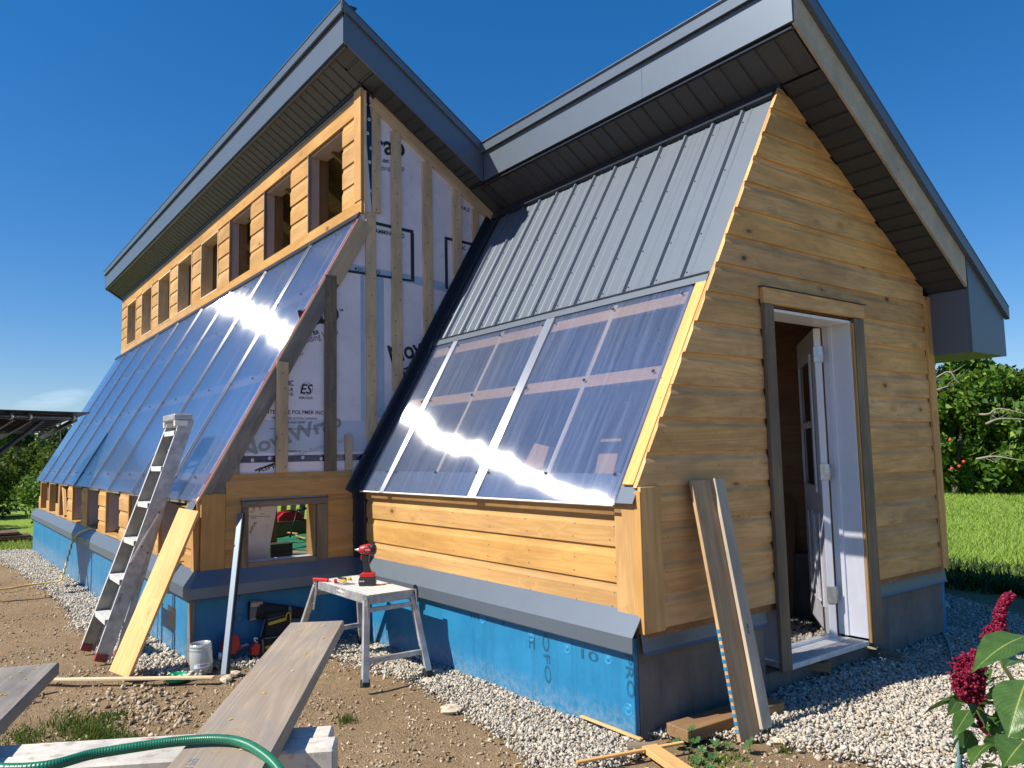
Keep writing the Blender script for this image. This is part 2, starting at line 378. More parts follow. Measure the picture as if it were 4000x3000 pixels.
def polycarb(name, flute=True, far=False):
    s = N(name); p = s.obj(); xyz = s.sep(p)
    fr = s.math('FRACT', s.math('MULTIPLY', xyz[0], 1/.0112))
    rib = s.ramp(s.math('ABSOLUTE', s.math('SUBTRACT', fr, .5)), .36, .44)
    scr = s.noise(s.vm('MULTIPLY', p, (60., 5., 5.)), 1., 5, .7)
    drt = s.noise(s.vm('MULTIPLY', p, (2.5, 2.5, 2.5)), 1., 5, .6)
    wav = s.math('SINE', s.math('MULTIPLY', xyz[0], 2*math.pi/.0112))
    bmp = s.n('Bump', ins={'Height': s.math('ADD', s.math('MULTIPLY', wav, .22), s.math('MULTIPLY', drt, 1.3)), 'Strength': .20, 'Distance': .004}).outputs[0]
    lw = s.n('LayerWeight', ins={'Blend': .5}).outputs['Facing']
    fac = s.math('MULTIPLY_ADD', s.math('POWER', lw, 3.2), .80, .15, clamp=True)
    tg = s.n('Tangent', direction_type='UV_MAP').outputs[0]
    strk = s.ramp(s.noise(s.vm('MULTIPLY', p, (46., .8, 1.)), 1., 4, .75), .42, .66)
    strk2 = s.ramp(s.noise(s.vm('MULTIPLY', p, (95., 1.2, 1.)), 1., 3, .8), .45, .6)
    lowf = s.noise(s.vm('MULTIPLY', p, (1.5, .45, 1.)), 1., 2, .4)
    mid_ = s.noise(s.vm('MULTIPLY', p, (16., 9., 9.)), 1., 4, .6)
    bm2 = s.n('Bump', ins={'Height': s.math('ADD', lowf, s.math('MULTIPLY', mid_, .004)), 'Strength': 1., 'Distance': .015}).outputs[0]
    g1 = s.n('BsdfAnisotropic', ins={'Color': s.mix(strk, (.66, .86, 1.), (.92, .98, 1.)), 'Roughness': .07, 'Anisotropy': 0., 'Normal': bmp}).outputs[0]
    g2 = s.n('BsdfAnisotropic', ins={'Color': (1., .98, .96, 1), 'Roughness': .17, 'Anisotropy': .93, 'Rotation': .0, 'Tangent': tg, 'Normal': bm2}).outputs[0]
    gl = s.n('MixShader', ins={0: .36, 1: g1, 2: g2}).outputs[0]
    tcol = s.mix(s.math('MULTIPLY', rib, .55), (.92, .92, .96), (.50, .51, .58))
    tr = s.n('BsdfTransparent', ins={0: tcol}).outputs[0]
    df = s.n('BsdfDiffuse', ins={0: (.50, .62, .92, 1)}).outputs[0]
    haze = s.math('ADD', s.math('MULTIPLY_ADD', rib, .22, .012), s.math('ADD', s.ramp(scr, .62, .85, 0., .05), s.math('ADD', s.math('MULTIPLY', strk, .025), s.math('MULTIPLY', strk2, .065))), clamp=True)
    a = s.n('MixShader', ins={0: haze, 1: tr, 2: df}).outputs[0]
    b = s.n('MixShader', ins={0: fac, 1: a, 2: gl}).outputs[0]
    s.t.links.new(b, s.out.inputs[0]); return s.m
M_['poly'] = polycarb('twin_wall_polycarbonate')
def clearstrip():
    s = N('clear_joint_strip')
    tr = s.n('BsdfTransparent', ins={0: (.55, .58, .68, 1)}).outputs[0]
    df = s.n('BsdfDiffuse', ins={0: (.80, .84, .92, 1)}).outputs[0]
    tg = s.n('Tangent', direction_type='UV_MAP').outputs[0]
    g = s.n('BsdfAnisotropic', ins={'Color': (1, 1, 1, 1), 'Roughness': .52, 'Anisotropy': .9, 'Tangent': tg}).outputs[0]
    a = s.n('MixShader', ins={0: .30, 1: tr, 2: df}).outputs[0]
    b = s.n('MixShader', ins={0: .36, 1: a, 2: g}).outputs[0]
    s.t.links.new(b, s.out.inputs[0]); return s.m
M_['strip'] = clearstrip()
def ground_mat():
    s = N('bare_soil_and_lawn'); p = s.pos(); x, y, z = s.sep(p)[0:3]
    n1 = s.noise(p, .9, 6, .6); n2 = s.noise(p, 14, 6, .65); n3 = s.noise(p, 70, 5, .7)
    c = s.mix(s.ramp(n1, .35, .65), (.265, .185, .108), (.35, .255, .158)); c = s.mix(s.ramp(n2, .4, .75, 0, .7), c, (.20, .135, .08))
    c = s.mix(s.ramp(n3, .55, .72, 0, .6), c, (.38, .30, .205)); c = s.mix(s.ramp(n3, .28, .42, .5, 0.), c, (.11, .075, .045))
    gy = s.ramp(s.math('ADD', y, s.math('MULTIPLY', n1, 1.5)), 5.6, 6.5)
    gx = s.ramp(s.math('ADD', x, s.math('MULTIPLY', n1, 3.)), -14.5, -15.8)
    gm = s.math('MAXIMUM', gy, gx)
    gc = s.mix(s.ramp(n2, .3, .7), (.16, .26, .04), (.26, .36, .07))
    c = s.mix(gm, c, gc)
    s.bsdf(c, .95, bump=s.math('ADD', s.math('MULTIPLY', n2, 1.2), n3), bs=.9, bd=.02, spec=.1); return s.m
M_['ground'] = ground_mat()
def island(name, cols, rough=.85, trans=0., spec=.2, posvar=0.):
    s = N(name); g = s.n('NewGeometry'); r_ = g.outputs['Random Per Island']
    cr = s.n('ValToRGB'); el = cr.color_ramp.elements
    for i, cc in enumerate(cols):
        e = el[i] if i < 2 else el.new(i/(len(cols)-1))
        e.position = i/(len(cols)-1); e.color = (*cc, 1)
    cr.color_ramp.interpolation = 'LINEAR'
    s.t.links.new(r_, cr.inputs[0]); c = cr.outputs[0]
    n2 = s.noise(s.pos(), 45, 4, .6)
    c = s.mix(s.ramp(n2, .4, .75, 0, .3), c, tuple(x*.5 for x in cols[0]))
    if trans:
        b = s.n('BsdfPrincipled', ins={'Base Color': c, 'Roughness': rough, 'Specular IOR Level': spec}).outputs[0]
        t = s.n('BsdfTranslucent', ins={0: s.mix(.5, c, (.30, .42, .03))}).outputs[0]
        m = s.n('MixShader', ins={0: trans, 1: b, 2: t}).outputs[0]
        s.t.links.new(m, s.out.inputs[0])
    else: s.bsdf(c, rough, spec=spec)
    return s.m
M_['gravel'] = island('crushed_stone', [(.27, .26, .25), (.58, .53, .44), (.44, .42, .375), (.66, .61, .52), (.40, .31, .21), (.52, .495, .45)])
M_['pebble'] = island('soil_pebbles', [(.29, .21, .13), (.42, .33, .22), (.22, .155, .095), (.55, .48, .37), (.34, .25, .155)])
M_['grass'] = island('grass_blades', [(.19, .34, .05), (.32, .48, .09), (.25, .40, .06), (.45, .50, .14)], .6, .3)
M_['leaf'] = island('broad_leaves', [(.03, .08, .012), (.09, .19, .025), (.06, .14, .02), (.27, .38, .06)], .5, .25)
M_['leafdark'] = island('conifer_foliage', [(.012, .035, .012), (.03, .06, .018), (.02, .045, .015)], .6, .1)
M_['leafolive'] = island('shrub_leaves', [(.04, .07, .012), (.075, .12, .02), (.05, .09, .016), (.10, .12, .03)], .55, .25)
M_['bark'] = plain('bark', (.16, .13, .10), .9, var=.3, scale=12, bs=.8)
M_['deadwood'] = plain('dead_branch', (.22, .20, .175), .9, var=.2, scale=12)
M_['apple'] = plain('apple_skin', (.55, .05, .04), .35, var=.3)
def leafmat(name, c, vein):
    s = N(name); uv = s.n('TexCoord').outputs['UV']; u, v = s.sep(uv)[0:2]
    mid = s.ramp(s.math('ABSOLUTE', s.math('SUBTRACT', v, .5)), .008, .022, 1., 0.)
    ph = s.math('SUBTRACT', s.math('MULTIPLY', u, 14.), s.math('MULTIPLY', s.math('ABSOLUTE', s.math('SUBTRACT', v, .5)), 9.))
    sv = s.ramp(s.math('ABSOLUTE', s.math('SUBTRACT', s.math('FRACT', ph), .5)), .02, .07, 1., 0.)
    n1 = s.noise(s.obj(), 40, 4, .6)
    cc = s.mix(s.ramp(n1, .3, .7), tuple(x*.8 for x in c), tuple(x*1.2 for x in c))
    cc = s.mix(s.math('MULTIPLY', sv, .35), cc, tuple(x*.55 for x in c)); cc = s.mix(mid, cc, vein)
    bump = s.n('Bump', ins={'Height': s.math('SUBTRACT', n1, s.math('MULTIPLY', sv, .8)), 'Strength': .5, 'Distance': .002}).outputs[0]
    b = s.n('BsdfPrincipled', ins={'Base Color': cc, 'Roughness': .38, 'Specular IOR Level': .5, 'Normal': bump}).outputs[0]
    t = s.n('BsdfTranslucent', ins={0: (.12, .26, .02, 1)}).outputs[0]
    s.t.links.new(s.n('MixShader', ins={0: .22, 1: b, 2: t}).outputs[0], s.out.inputs[0]); return s.m
M_['amleaf'] = leafmat('amaranth_leaf', (.06, .13, .03), (.32, .36, .10))
M_['amflower'] = island('crimson_florets', [(.10, .003, .015), (.26, .008, .045), (.17, .005, .03), (.38, .05, .11)], .6, .2)
M_['amstem'] = plain('reddish_stem', (.15, .17, .05), .5)
M_['mallow'] = leafmat('mallow_leaf', (.055, .14, .04), (.10, .22, .08))
M_['hose'] = None
def hose_mat():
    s = N('green_garden_hose'); p = s.obj(); uv = s.sep(s.n('TexCoord').outputs['UV'])
    st = s.math('SINE', s.math('MULTIPLY', uv[0], 900.)); n1 = s.noise(p, 20, 4)
    c = s.mix(s.ramp(n1, .3, .7), (.008, .12, .065), (.015, .17, .09)); c = s.mix(s.ramp(st, .2, 1., 0., .25), c, (.05, .26, .17))
    s.bsdf(c, .33, bump=st, bs=.3, bd=.001); return s.m
M_['hose'] = hose_mat()
def painted():
    s = N('chipped_white_paint'); p = s.obj(); n1 = s.noise(p, 3.5, 6, .65); n2 = s.noise(p, 22, 5, .65); n3 = s.noise(s.vm('MULTIPLY', p, (3., 9., 9.)), 2.2, 5, .6)
    c = s.mix(s.ramp(n1, .42, .6, 0., .8), (.68, .64, .57), (.40, .385, .36)); c = s.mix(s.ramp(n2, .54, .66, 0, .7), c, (.30, .26, .21))
    c = s.mix(s.ramp(n3, .66, .70, 0, .85), c, (.28, .05, .06))
    s.bsdf(c, .6, bump=n2, bs=.5, bd=.003); return s.m
M_['painted'] = painted()
def jarmat():
    s = N('frosted_plastic')
    tr = s.n('BsdfTransparent', ins={0: (.86, .88, .88, 1)}).outputs[0]; df = s.n('BsdfDiffuse', ins={0: (.74, .77, .78, 1)}).outputs[0]
    g = s.n('BsdfAnisotropic', ins={'Roughness': .2}).outputs[0]
    a = s.n('MixShader', ins={0: .42, 1: tr, 2: df}).outputs[0]
    s.t.links.new(s.n('MixShader', ins={0: .12, 1: a, 2: g}).outputs[0], s.out.inputs[0]); return s.m
M_['jar'] = jarmat()
# ================================================================= key dimensions of the greenhouse
X1, X2, YL, YC = -3.093, -13.45, -1.2405, .025
D1, ZS = 3.1375, .5575
tR = Vector((0, .4984, .867)); nR = Vector((0, -.867, .4984)); aR = Vector((0, 0, 1.197))
tL = Vector((0, .4826, .8758)); nL = Vector((0, -.8758, .4826)); aL = Vector((0, YL, 1.1027))
SL = .658
zr = lambda y: 4.7012 - SL*(y+.2427)          # underside of the single roof plane
yslope = lambda z: (z-1.197)*.5748            # right front slope
def PR(x, s, o=0.): return Vector((x, 0, 0)) + aR + tR*s + nR*o
def PL(x, s, o=0.): return Vector((x, 0, 0)) + aL + tL*s + nL*o
ZG = lambda x: .012*max(-20, min(20, x))

# ================================================================= ground
def axis_(lo, hi, st, far, k=14):
    a = np.arange(lo, hi+st/2, st); g = np.geomspace(st, far, k)
    return np.concatenate([lo-g[::-1], a, hi+g])
gx = axis_(-16, 4, .08, 500); gy = axis_(-5, 8, .08, 500)
XX, YY = np.meshgrid(gx, gy, indexing='ij')
def gh(x, y):
    h = ZG(x) + .022*(noise.noise((x*.9, y*.9, 0))) + .010*noise.noise((x*4, y*4, 3)) + .005*noise.noise((x*11, y*11, 5))
    return h
inside = lambda x, y: (-4 < x < 3.2 and -4.2 < y < 6) or x > -16
Hh = np.array([[gh(float(x), float(y)) if (-16.5 < x < 5 and -6 < y < 9) else ZG(float(x)) for y in gy] for x in gx])
nx, ny = len(gx), len(gy)
Vg = np.stack([XX, YY, Hh-.03], -1).reshape(-1, 3)
ii, jj = np.meshgrid(np.arange(nx-1), np.arange(ny-1), indexing='ij'); q0 = (ii*ny+jj).ravel()
Fg = np.stack([q0, q0+ny, q0+ny+1, q0+1], -1)
def npmesh(name, V, F, mat, parent=None, smooth=False, uv=None):
    me = bpy.data.meshes.new(name); k = F.shape[1]
    me.vertices.add(len(V)); me.vertices.foreach_set('co', np.ascontiguousarray(V, dtype=np.float32).ravel())
    me.loops.add(F.size); me.loops.foreach_set('vertex_index', np.ascontiguousarray(F, dtype=np.int32).ravel())
    me.polygons.add(len(F)); me.polygons.foreach_set('loop_start', np.arange(0, F.size, k, dtype=np.int32))
    me.update(calc_edges=True)
    if smooth: me.polygons.foreach_set('use_smooth', [True]*len(F))
    if uv is not None:
        l = me.uv_layers.new(name='UVMap'); l.data.foreach_set('uv', np.ascontiguousarray(uv, dtype=np.float32).ravel())
    me.materials.append(mat)
    return link(bpy.data.objects.new(name, me), parent)
struct(npmesh('ground', Vg, Fg, M_['ground'], smooth=True))

# ================================================================= greenhouse
G = thing('greenhouse', 'unfinished timber greenhouse with sloping clear walls, clerestory windows and charcoal metal roofs', 'greenhouse', (0, 0, 0))

# ---- foundation
fd = box('foundation_wall', (-.25, -.046), (-.0, 1.0), (-.3, .50), M_['concrete'], G)
box('foundation_wall', (-.25, -.046), (1.0, 2.16), (-.3, .105), M_['concrete'], G)
box('foundation_wall', (-.25, -.046), (2.16, 3.13), (-.3, .50), M_['concrete'], G)
box('foundation_wall', (X1+.05, -.25), (-.002, .2), (-.3, .48), M_['concrete'], G)
box('foundation_wall', (X1-.2, X1-.045), (-1.24, .0), (-.4, .48), M_['concrete'], G)
lf = box('foundation_wall', (X2-.25, X1-.05), (-1.245, -1.05), (-.5, .48), M_['concrete'], G)
box('foundation_wall', (X1-.3, -.25), (2.95, 3.13), (-.3, .5), M_['concrete'], G)
def blue(xr, yr, zr_): return box('insulation_panel', xr, yr, zr_, M_['blue'], G, c=.003)
bf = blue((X1+.03, -.046), (-.036, -.003), (-.3, .46)); bf['label'] = 'sunlit blue foam panel with round washers on the right foundation'
bw = blue((X1-.044, X1+.0), (-1.255, -.02), (-.4, .45)); bw['label'] = 'shaded blue foam panel under the wrapped side wall'
edges = [-3.20, -3.55, -6.0, -8.45, -10.0, -12.4, -13.72]
for a, b in zip(edges[:-1], edges[1:]):
    blue((b+.004, a), (-1.284, -1.247), (-.5, .46))
box('corner_strip', (X1-.10, X1+.002), (-1.284, -1.256), (-.4, .45), M_['grey'], G)
box('insulation_panel', (-2.0, -.050), (3.131, 3.185), (-.3, .45), M_['blue'], G)
box('dark_patch', (-3.75, -3.52), (-1.287, -1.2845), (.12, .27), M_['dark'], G)
# washers and faint print on the blue panel
for x, z in ((-1.32, .36), (-.84, .34), (-.53, .33), (-.22, .335), (-.09, .12), (-2.9, .3)):
    lathe('washer', [(.0, .004), (.010, .004), (.012, .001), (.024, .001), (.027, .003), (.03, 0)], frame((1, 0, 0), (0, -1, 0), (x, -.036, z)), M_['bluelight'], bf, 20)
for body, x, z, wd, hg, an in (('OFO', -.74, .37, .26, .055, -86), ('H', -.86, .27, .05, .07, 0), ('HY', -1.45, .345, .11, .045, 0), ('10', -.42, .30, .13, .05, 0), ('PRO', -.10, .38, .20, .05, -88), ('R', -1.12, .35, .035, .04, 0)):
    a = R(an)
    text('lettering', body, frame((math.cos(a), 0, math.sin(a)), (0, -1, 0), (x, -.0375, z)), wd, hg, M_['bluedark'], bf, .01)
for y, z in ((-.98, .37), (-.95, .22)):
    lathe('washer', [(.026, .0), (.026, .002), (.03, .002), (.03, 0)], frame((0, 1, 0), (1, 0, 0), (X1+.001, y, z)), M_['bluedark'], bw, 20)

# ---- base flashing: outward offset d, height z
FP = [(-.004, .585), (-.082, .478), (-.085, .405), (-.072, .395), (-.070, .400), (-.080, .407), (-.078, .476), (.004, .580)]   # local y is outward negative
def flash_run(org, ex, pa, pb):
    M = frame(ex, (0, 0, 1), org)       # local y = ez x ex
    return extr('base_flashing', FP, pa, pb, M, M_['trim'], G)
# front of the right block: ex=+x, ey = +y (outward is -y)
flash_run((0, 0, 0), (1, 0, 0), lambda y, z: X1-y, lambda y, z: -.002)
# left block front
flash_run((0, YL+.0, 0), (1, 0, 0), lambda y, z: X2-.35, lambda y, z: X1-y)
# wrapped side wall: outward is +x -> ex = +y, ey = z x y = -x
flash_run((X1, 0, 0), (0, 1, 0), lambda y, z: YL+y, lambda y, z: y)
for yr in ((0.0, 1.0), (2.14, 3.155)):
    extr('base_flashing', [(-.0, .52), (-.008, .385), (-.018, .374), (-.020, .378), (-.012, .392), (.008, .52)], lambda y, z: yr[0], lambda y, z: yr[1], frame((0, 1, 0), (0, 0, 1), (-.03, 0, 0)), M_['trim'], G)

# ---- siding
T = .022
def sprof(z0, e): return [(0, z0), (-T, z0), (-T, z0+e*.70), (-T*.86, z0+e*.75), (-T*.62, z0+e*.82), (-T*.48, z0+e*.90), (-T*.42, z0+e+.002), (0, z0+e+.002)]
def siding(parent, M, z0, e, xa, xb, mat):
    ce = [0]
    jit = random.uniform(-.0018, .0018); M = M @ Matrix.Translation((0, jit, 0))
    return extr('siding_board', sprof(z0, e), (lambda y, z: xa(z)) if callable(xa) else (lambda y, z: xa), (lambda y, z: xb(z)) if callable(xb) else (lambda y, z: xb), M, mat, parent)
# gable wall: local x along +y, local -y outward(+x)
MG = frame((0, 1, 0), (0, 0, 1), (-T, 0, 0))
gw = prism('gable_wall', [(0.05, .45), (1.15, .45), (1.15, 2.20), (2.03, 2.20), (2.03, .45), (3.1, .45), (3.1, zr(3.1)-.01), (1.40, zr(1.40)-.01), (.03, 1.2)], 'x', -.15, -.026, M_['inner'], G)
gz = [.4955, .667, .838, 1.007, 1.183, 1.357, 1.533, 1.704, 1.879, 2.055, 2.229]
while gz[-1] < 3.6: gz.append(gz[-1]+.1748)
for i in range(len(gz)-1):
    z0, e = gz[i], gz[i+1]-gz[i]
    r = random.uniform(-.004, .008)
    if z0 < 1.18: L_ = .135
    else: L_ = lambda z, r=r: yslope(z) - .012 + r
    Rr = lambda z: min(3.06, (zr(0)-z)/SL - .004)
    if z0 < 2.2:
        siding(gw, MG, z0, e, L_, 1.06, M_['siding_gable']); siding(gw, MG, z0, e, 2.14, 3.06, M_['siding_gable'])
    elif z0 + e < 3.62: siding(gw, MG, z0, e, L_, Rr, M_['siding_gable'])
    else: siding(gw, MG, z0, min(e, 3.605-z0), L_, lambda z: max(yslope(z)+.01, (zr(0)-z)/SL-.004), M_['siding_gable'])
# corner boards
box('corner_board', (-.004, .018), (-.012, .133), (.487, 1.186), M_['siding_gable'], G)
box('corner_board', (-.022, .018), (-.018, -.012), (.487, 1.165), M_['siding'], G)
box('corner_board', (-.004, .014), (3.052, 3.145), (.482, 2.46), M_['siding_gable'], G)
# door casing
box('door_casing', (.002, .026), (1.055, 1.150), (.118, 2.204), M_['casing'], G)
box('door_casing', (.002, .026), (2.034, 2.15), (.108, 2.20), M_['casing'], G)
hd = box('door_header', (.002, .027), (1.052, 2.162), (2.206, 2.300), M_['siding_gable'], G)
box('drip_edge', (-.0, .036), (1.040, 2.185), (2.301, 2.305), M_['dark'], G)
# jambs
box('door_jamb', (-.20, .0015), (2.014, 2.0325), (.15, 2.185), M_['white'], G)
box('door_jamb', (-.155, -.125), (2.002, 2.0135), (.15, 2.17), M_['white'], G)
box('door_jamb', (-.20, .0015), (1.151, 1.168), (.15, 2.185), M_['white'], G)
box('door_jamb', (-.20, .0015), (1.168, 2.014), (2.168, 2.186), M_['white'], G)
box('jamb_edge', (.0, .020), (2.018, 2.0335), (.125, 2.17), M_['siding'], G)
box('rough_stud', (-.25, -.21), (2.0, 2.06), (.1, 2.25), M_['siding'], G)
box('rough_stud', (-.25, -.16), (2.12, 2.17), (.1, 2.3), M_['inner'], G)
th = box('threshold', (-.25, .004), (1.152, 2.012), (.108, .138), M_['alulight'], G)
for k in range(6): box('ridge', (-.105+k*.018, -.098+k*.018), (1.17, 2.0), (.138, .1415), M_['alu'], th, c=.001)
box('ridge', (-.235, -.20), (1.17, 2.0), (.138, .158), M_['alulight'], th)
# door leaf
dd = Vector((-.64, .768, 0)); dn = Vector((.768, .64, 0))     # along the leaf; away from the viewer
H0 = Vector((-.20, 1.91, 0))
def DL(t, o, z): return H0 + dd*t + dn*o + Vector((0, 0, z))
door = obox('door', frame(dd, (0, 0, 1), DL(.43, .0225, 1.145)), .86, .044, 2.02, M_['white'], G, .003); door['label'] = 'open white door leaf with a two-light window'
def onleaf(name, t0, t1, z0, z1, o0, o1, mat):
    return obox(name, frame(dd, (0, 0, 1), DL((t0+t1)/2, (o0+o1)/2, (z0+z1)/2)), t1-t0, abs(o1-o0), z1-z0, mat, door, .003)
onleaf('window_pane', .17, .69, 1.10, 1.97, -.004, -.001, M_['glassdark'])
for a in ((.135, .72, 1.955, 2.0), (.135, .72, 1.06, 1.105), (.135, .72, 1.50, 1.545)): onleaf('window_frame', *a, -.018, -.004, M_['white'])
for a in ((.135, .178), (.68, .722)): onleaf('window_frame', a[0], a[1], 1.106, 1.954, -.018, -.004, M_['white'])
for t0 in (.16, .46):
    for z0, z1 in ((.30, .92),):
        for a in ((t0, t0+.02, z0, z1), (t0+.22, t0+.24, z0, z1), (t0+.02, t0+.22, z0, z0+.02), (t0+.02, t0+.22, z1-.02, z1)): onleaf('panel_moulding', *a, -.008, .0, M_['white'])
onleaf('weather_strip', 0, .86, .12, .138, .005, .04, M_['zinc'])
for z in (1.98, 1.20, .41):
    obox('hinge', frame((0, 0, 1), -dd, DL(-.004, .024, z)), .105, .058, .005, M_['zinc'], door, .001)
    box('hinge', (-.2025, -.20), (1.99, 2.03), (z-.05, z+.05), M_['zinc'], G, .001)
    tube('hinge_pin', [(-.178, 1.985, z-.052), (-.178, 1.985, z+.052)], .007, M_['zinc'], G)

# ---- front knee wall of the right block (local x along +x, outward -y)
MF = frame((1, 0, 0), (0, 0, 1), (0, T, 0))
kw = box('knee_wall', (X1+.1, -.03), (.024, .14), (.45, 1.12), M_['inner'], G)
for z0, z1 in ((ZS, .7075), (.7075, .886), (.886, 1.031), (1.031, 1.155)):
    siding(kw, MF, z0, z1-z0, X1+.115, -.168, M_['siding'])
box('corner_board', (-.166, -.020), (-.014, .008), (ZS, 1.15), M_['siding'], G)
box('corner_post', (X1+.004, X1+.115), (-.014, .010), (ZS-.01, 1.13), M_['dark'], G)
box('corner_post', (X1-.01, X1+.014), (-.060, .0), (ZS-.01, 1.15), M_['dark'], G)

# ---- sloping front of the right block
PX = Matrix.Identity(4)
def panel(name, x0, x1, s0, s1, P, t_, n_, mat, parent, th_=.008, off=0.):
    M = frame((1, 0, 0), n_, P((x0+x1)/2, (s0+s1)/2, off))
    V, F = bxv(x1-x0, s1-s0, th_, .001)
    me = bpy.data.meshes.new(name); me.from_pydata(V, [], F)
    bm = bmesh.new(); bm.from_mesh(me); bmesh.ops.recalc_face_normals(bm, faces=bm.faces); bm.to_mesh(me); bm.free()
    l = me.uv_layers.new(name='UVMap'); co = np.array(V); vi = np.zeros(len(me.loops), int); me.loops.foreach_get('vertex_index', vi)
    l.data.foreach_set('uv', np.ascontiguousarray(co[vi][:, [1, 0]], dtype=np.float32).ravel())
    me.materials.append(mat); return link(bpy.data.objects.new(name, me), parent, M)
def sboard(name, x, w_, s0, s1, P, o0, o1, mat, parent):   # board running up the slope
    return board(name, P(x, s0, (o0+o1)/2), P(x, s1, (o0+o1)/2), (1, 0, 0), w_, abs(o1-o0), mat, parent)
def hboard(name, x0, x1, s, w_, P, t_, o0, o1, mat, parent):
    return board(name, P(x0, s, (o0+o1)/2), P(x1, s, (o0+o1)/2), t_, w_, abs(o1-o0), mat, parent)
pr1 = panel('polycarbonate_panel', -2.97, -1.385, -.118, 1.275, PR, tR, nR, M_['poly'], G); pr1['label'] = 'left clear twin-wall sheet of the right sloping window'
pr2 = panel('polycarbonate_panel', -1.375, -.125, -.118, 1.275, PR, tR, nR, M_['poly'], G); pr2['label'] = 'right clear twin-wall sheet of the right sloping window'
for x, w_ in ((-2.595, .05), (-1.38, .075)):
    panel('joint_strip', x-w_/2-.008, x+w_/2+.008, -.122, 1.28, PR, tR, nR, M_['strip'], pr1, .004, .008)
for x in (-2.595, -1.96, -1.38, -.752): sboard('rafter', x, .04, -.02, 2.75, PR, -.16, -.0085, M_['pale'], G)
for x in (-.13, X1+.1): sboard('rafter', x, .05, -.02, 2.75, PR, -.16, -.006, M_['grey'], G)
for s_ in (.684, 1.185): hboard('purlin', X1+.13, -.157, s_, .085, PR, tR, -.027, -.010, M_['fresh'], G)
panel('bottom_edge_trim', -2.97, -.125, -.122, -.112, PR, tR, nR, M_['whiteprint'], pr1, .012)
hboard('sill_flashing', X1+.03, -.008, -.018, .165, PR, tR, -.012, -.0065, M_['trim'], G)
sboard('edge_board', -.068, .075, -.005, 1.26, PR, -.015, .012, M_['fresh'], G)
sboard('edge_board', -.022, .014, -.02, 2.74, PR, -.02, .008, M_['siding'], G)
# metal cladding with ribs
cw = extr('metal_cladding', [(1.30, -.03), (2.70, -.03), (2.70, -.024), (1.30, -.024)], lambda y, z: X1+.1, lambda y, z: -.03, frame((1, 0, 0), nR, PR(0, 0)), M_['dark'], G)
ribs = [-2.81, -2.57, -2.33, -2.10, -1.87, -1.64, -1.41, -1.18, -.95, -.72, -.485, -.25]
def ribprof(x0, x1, rb):
    P_ = [(x0, 0)]
    for r_ in rb:
        for dx, h in ((-.075, 0), (-.070, .003), (-.060, .003), (-.055, 0), (-.017, 0), (-.008, .019), (.008, .019), (.017, 0), (.055, 0), (.060, .003), (.070, .003), (.075, 0)):
            x = r_+dx
            if x0 < x < x1: P_.append((x, h))
    P_.append((x1, 0)); return P_
bnd = [-2.93, -2.455, -1.525, -.60, -.035]
for a, b in zip(bnd[:-1], bnd[1:]):
    pr_ = ribprof(a, b-.0015, [r_ for r_ in ribs if a-.05 < r_ < b+.05]); n = len(pr_)
    V = [PR(x, 1.318, h) for x, h in pr_] + [PR(x, 2.70, h) for x, h in pr_] + [PR(x, 1.318, h-.0012) for x, h in pr_] + [PR(x, 2.70, h-.0012) for x, h in pr_]
    F = [[i, i+1, n+i+1, n+i] for i in range(n-1)] + [[2*n+i, 3*n+i, 3*n+i+1, 2*n+i+1] for i in range(n-1)] + [[i, 2*n+i, 2*n+i+1, i+1] for i in range(n-1)]
    mk('metal_panel', V, F, M_['clad'], cw, frame((1, 0, 0), nR, PR((a+b)/2, 2.0)), recalc=False)
scr = []
for s_ in (1.37, 1.66, 2.17, 2.58):
    for r_ in ribs:
        M = frame((1, 0, 0), nR, PR(r_+.03, s_, .0015)); v = []; f = []
        for k in range(6): v.append(M @ Vector((.006*math.cos(k*1.047), .006*math.sin(k*1.047), 0)))
        for k in range(6): v.append(M @ Vector((.004*math.cos(k*1.047), .004*math.sin(k*1.047), .005)))
        f = [[k, (k+1) % 6, 6+(k+1) % 6, 6+k] for k in range(6)] + [[6, 7, 8, 9, 10, 11]]
        scr.append((v, f))
V, F = join(scr); stuff(mk('screws', V, F, M_['screw'], cw))
hboard('lower_flashing', X1+.08, -.03, 1.285, .055, PR, tR, .006, .012, M_['clad'], G)
hboard('lower_flashing', X1+.08, -.03, 1.316, .012, PR, tR, .0125, .020, M_['dark'], G)
hboard('top_flashing', X1+.05, -.02, 2.735, .085, PR, tR, .004, .034, M_['dark'], G)
sboard('side_flashing', X1+.075, .15, -.12, 2.74, PR, .006, .010, M_['dark'], G)
sboard('side_flashing', X1+.003, .006, -.14, 2.72, PR, -.02, .070, M_['dark'], G)
sboard('side_flashing', X1+.135, .014, -.10, 2.72, PR, .010, .022, M_['dark'], G)

# ---- wrapped side wall between the blocks (outward +x): local x = +y
MW = frame((0, 1, 0), (0, 0, 1), (X1-T, 0, 0))
xa, xb = X1-.14, X1-.024
sw = prism('side_wall', [(-1.235, 1.09), (-1.235, 1.012), (3.0, 1.012), (3.0, zr(3.0)-.03), (.03, zr(.03)-.02), (.03, 3.38)], 'x', xa, xb, M_['wrap'], G)
prism('side_wall', [(-1.22, .45), (3.0, .45), (3.0, .612), (-1.22, .612)], 'x', xa, xb, M_['wrap'], G)
prism('side_wall', [(-1.22, .6125), (-.898, .6125), (-.898, 1.0115), (-1.22, 1.0115)], 'x', xa, xb, M_['wrap'], G)
prism('side_wall', [(-.366, .6125), (3.0, .6125), (3.0, 1.0115), (-.366, 1.0115)], 'x', xa, xb, M_['wrap'], G)
prism('partition_lining', [(.06, .0), (2.9, .0), (2.9, zr(2.9)-.05), (1.35, zr(1.35)-.08), (.06, 1.15)], 'x', X1-.022, X1-.010, M_['inner'], G)
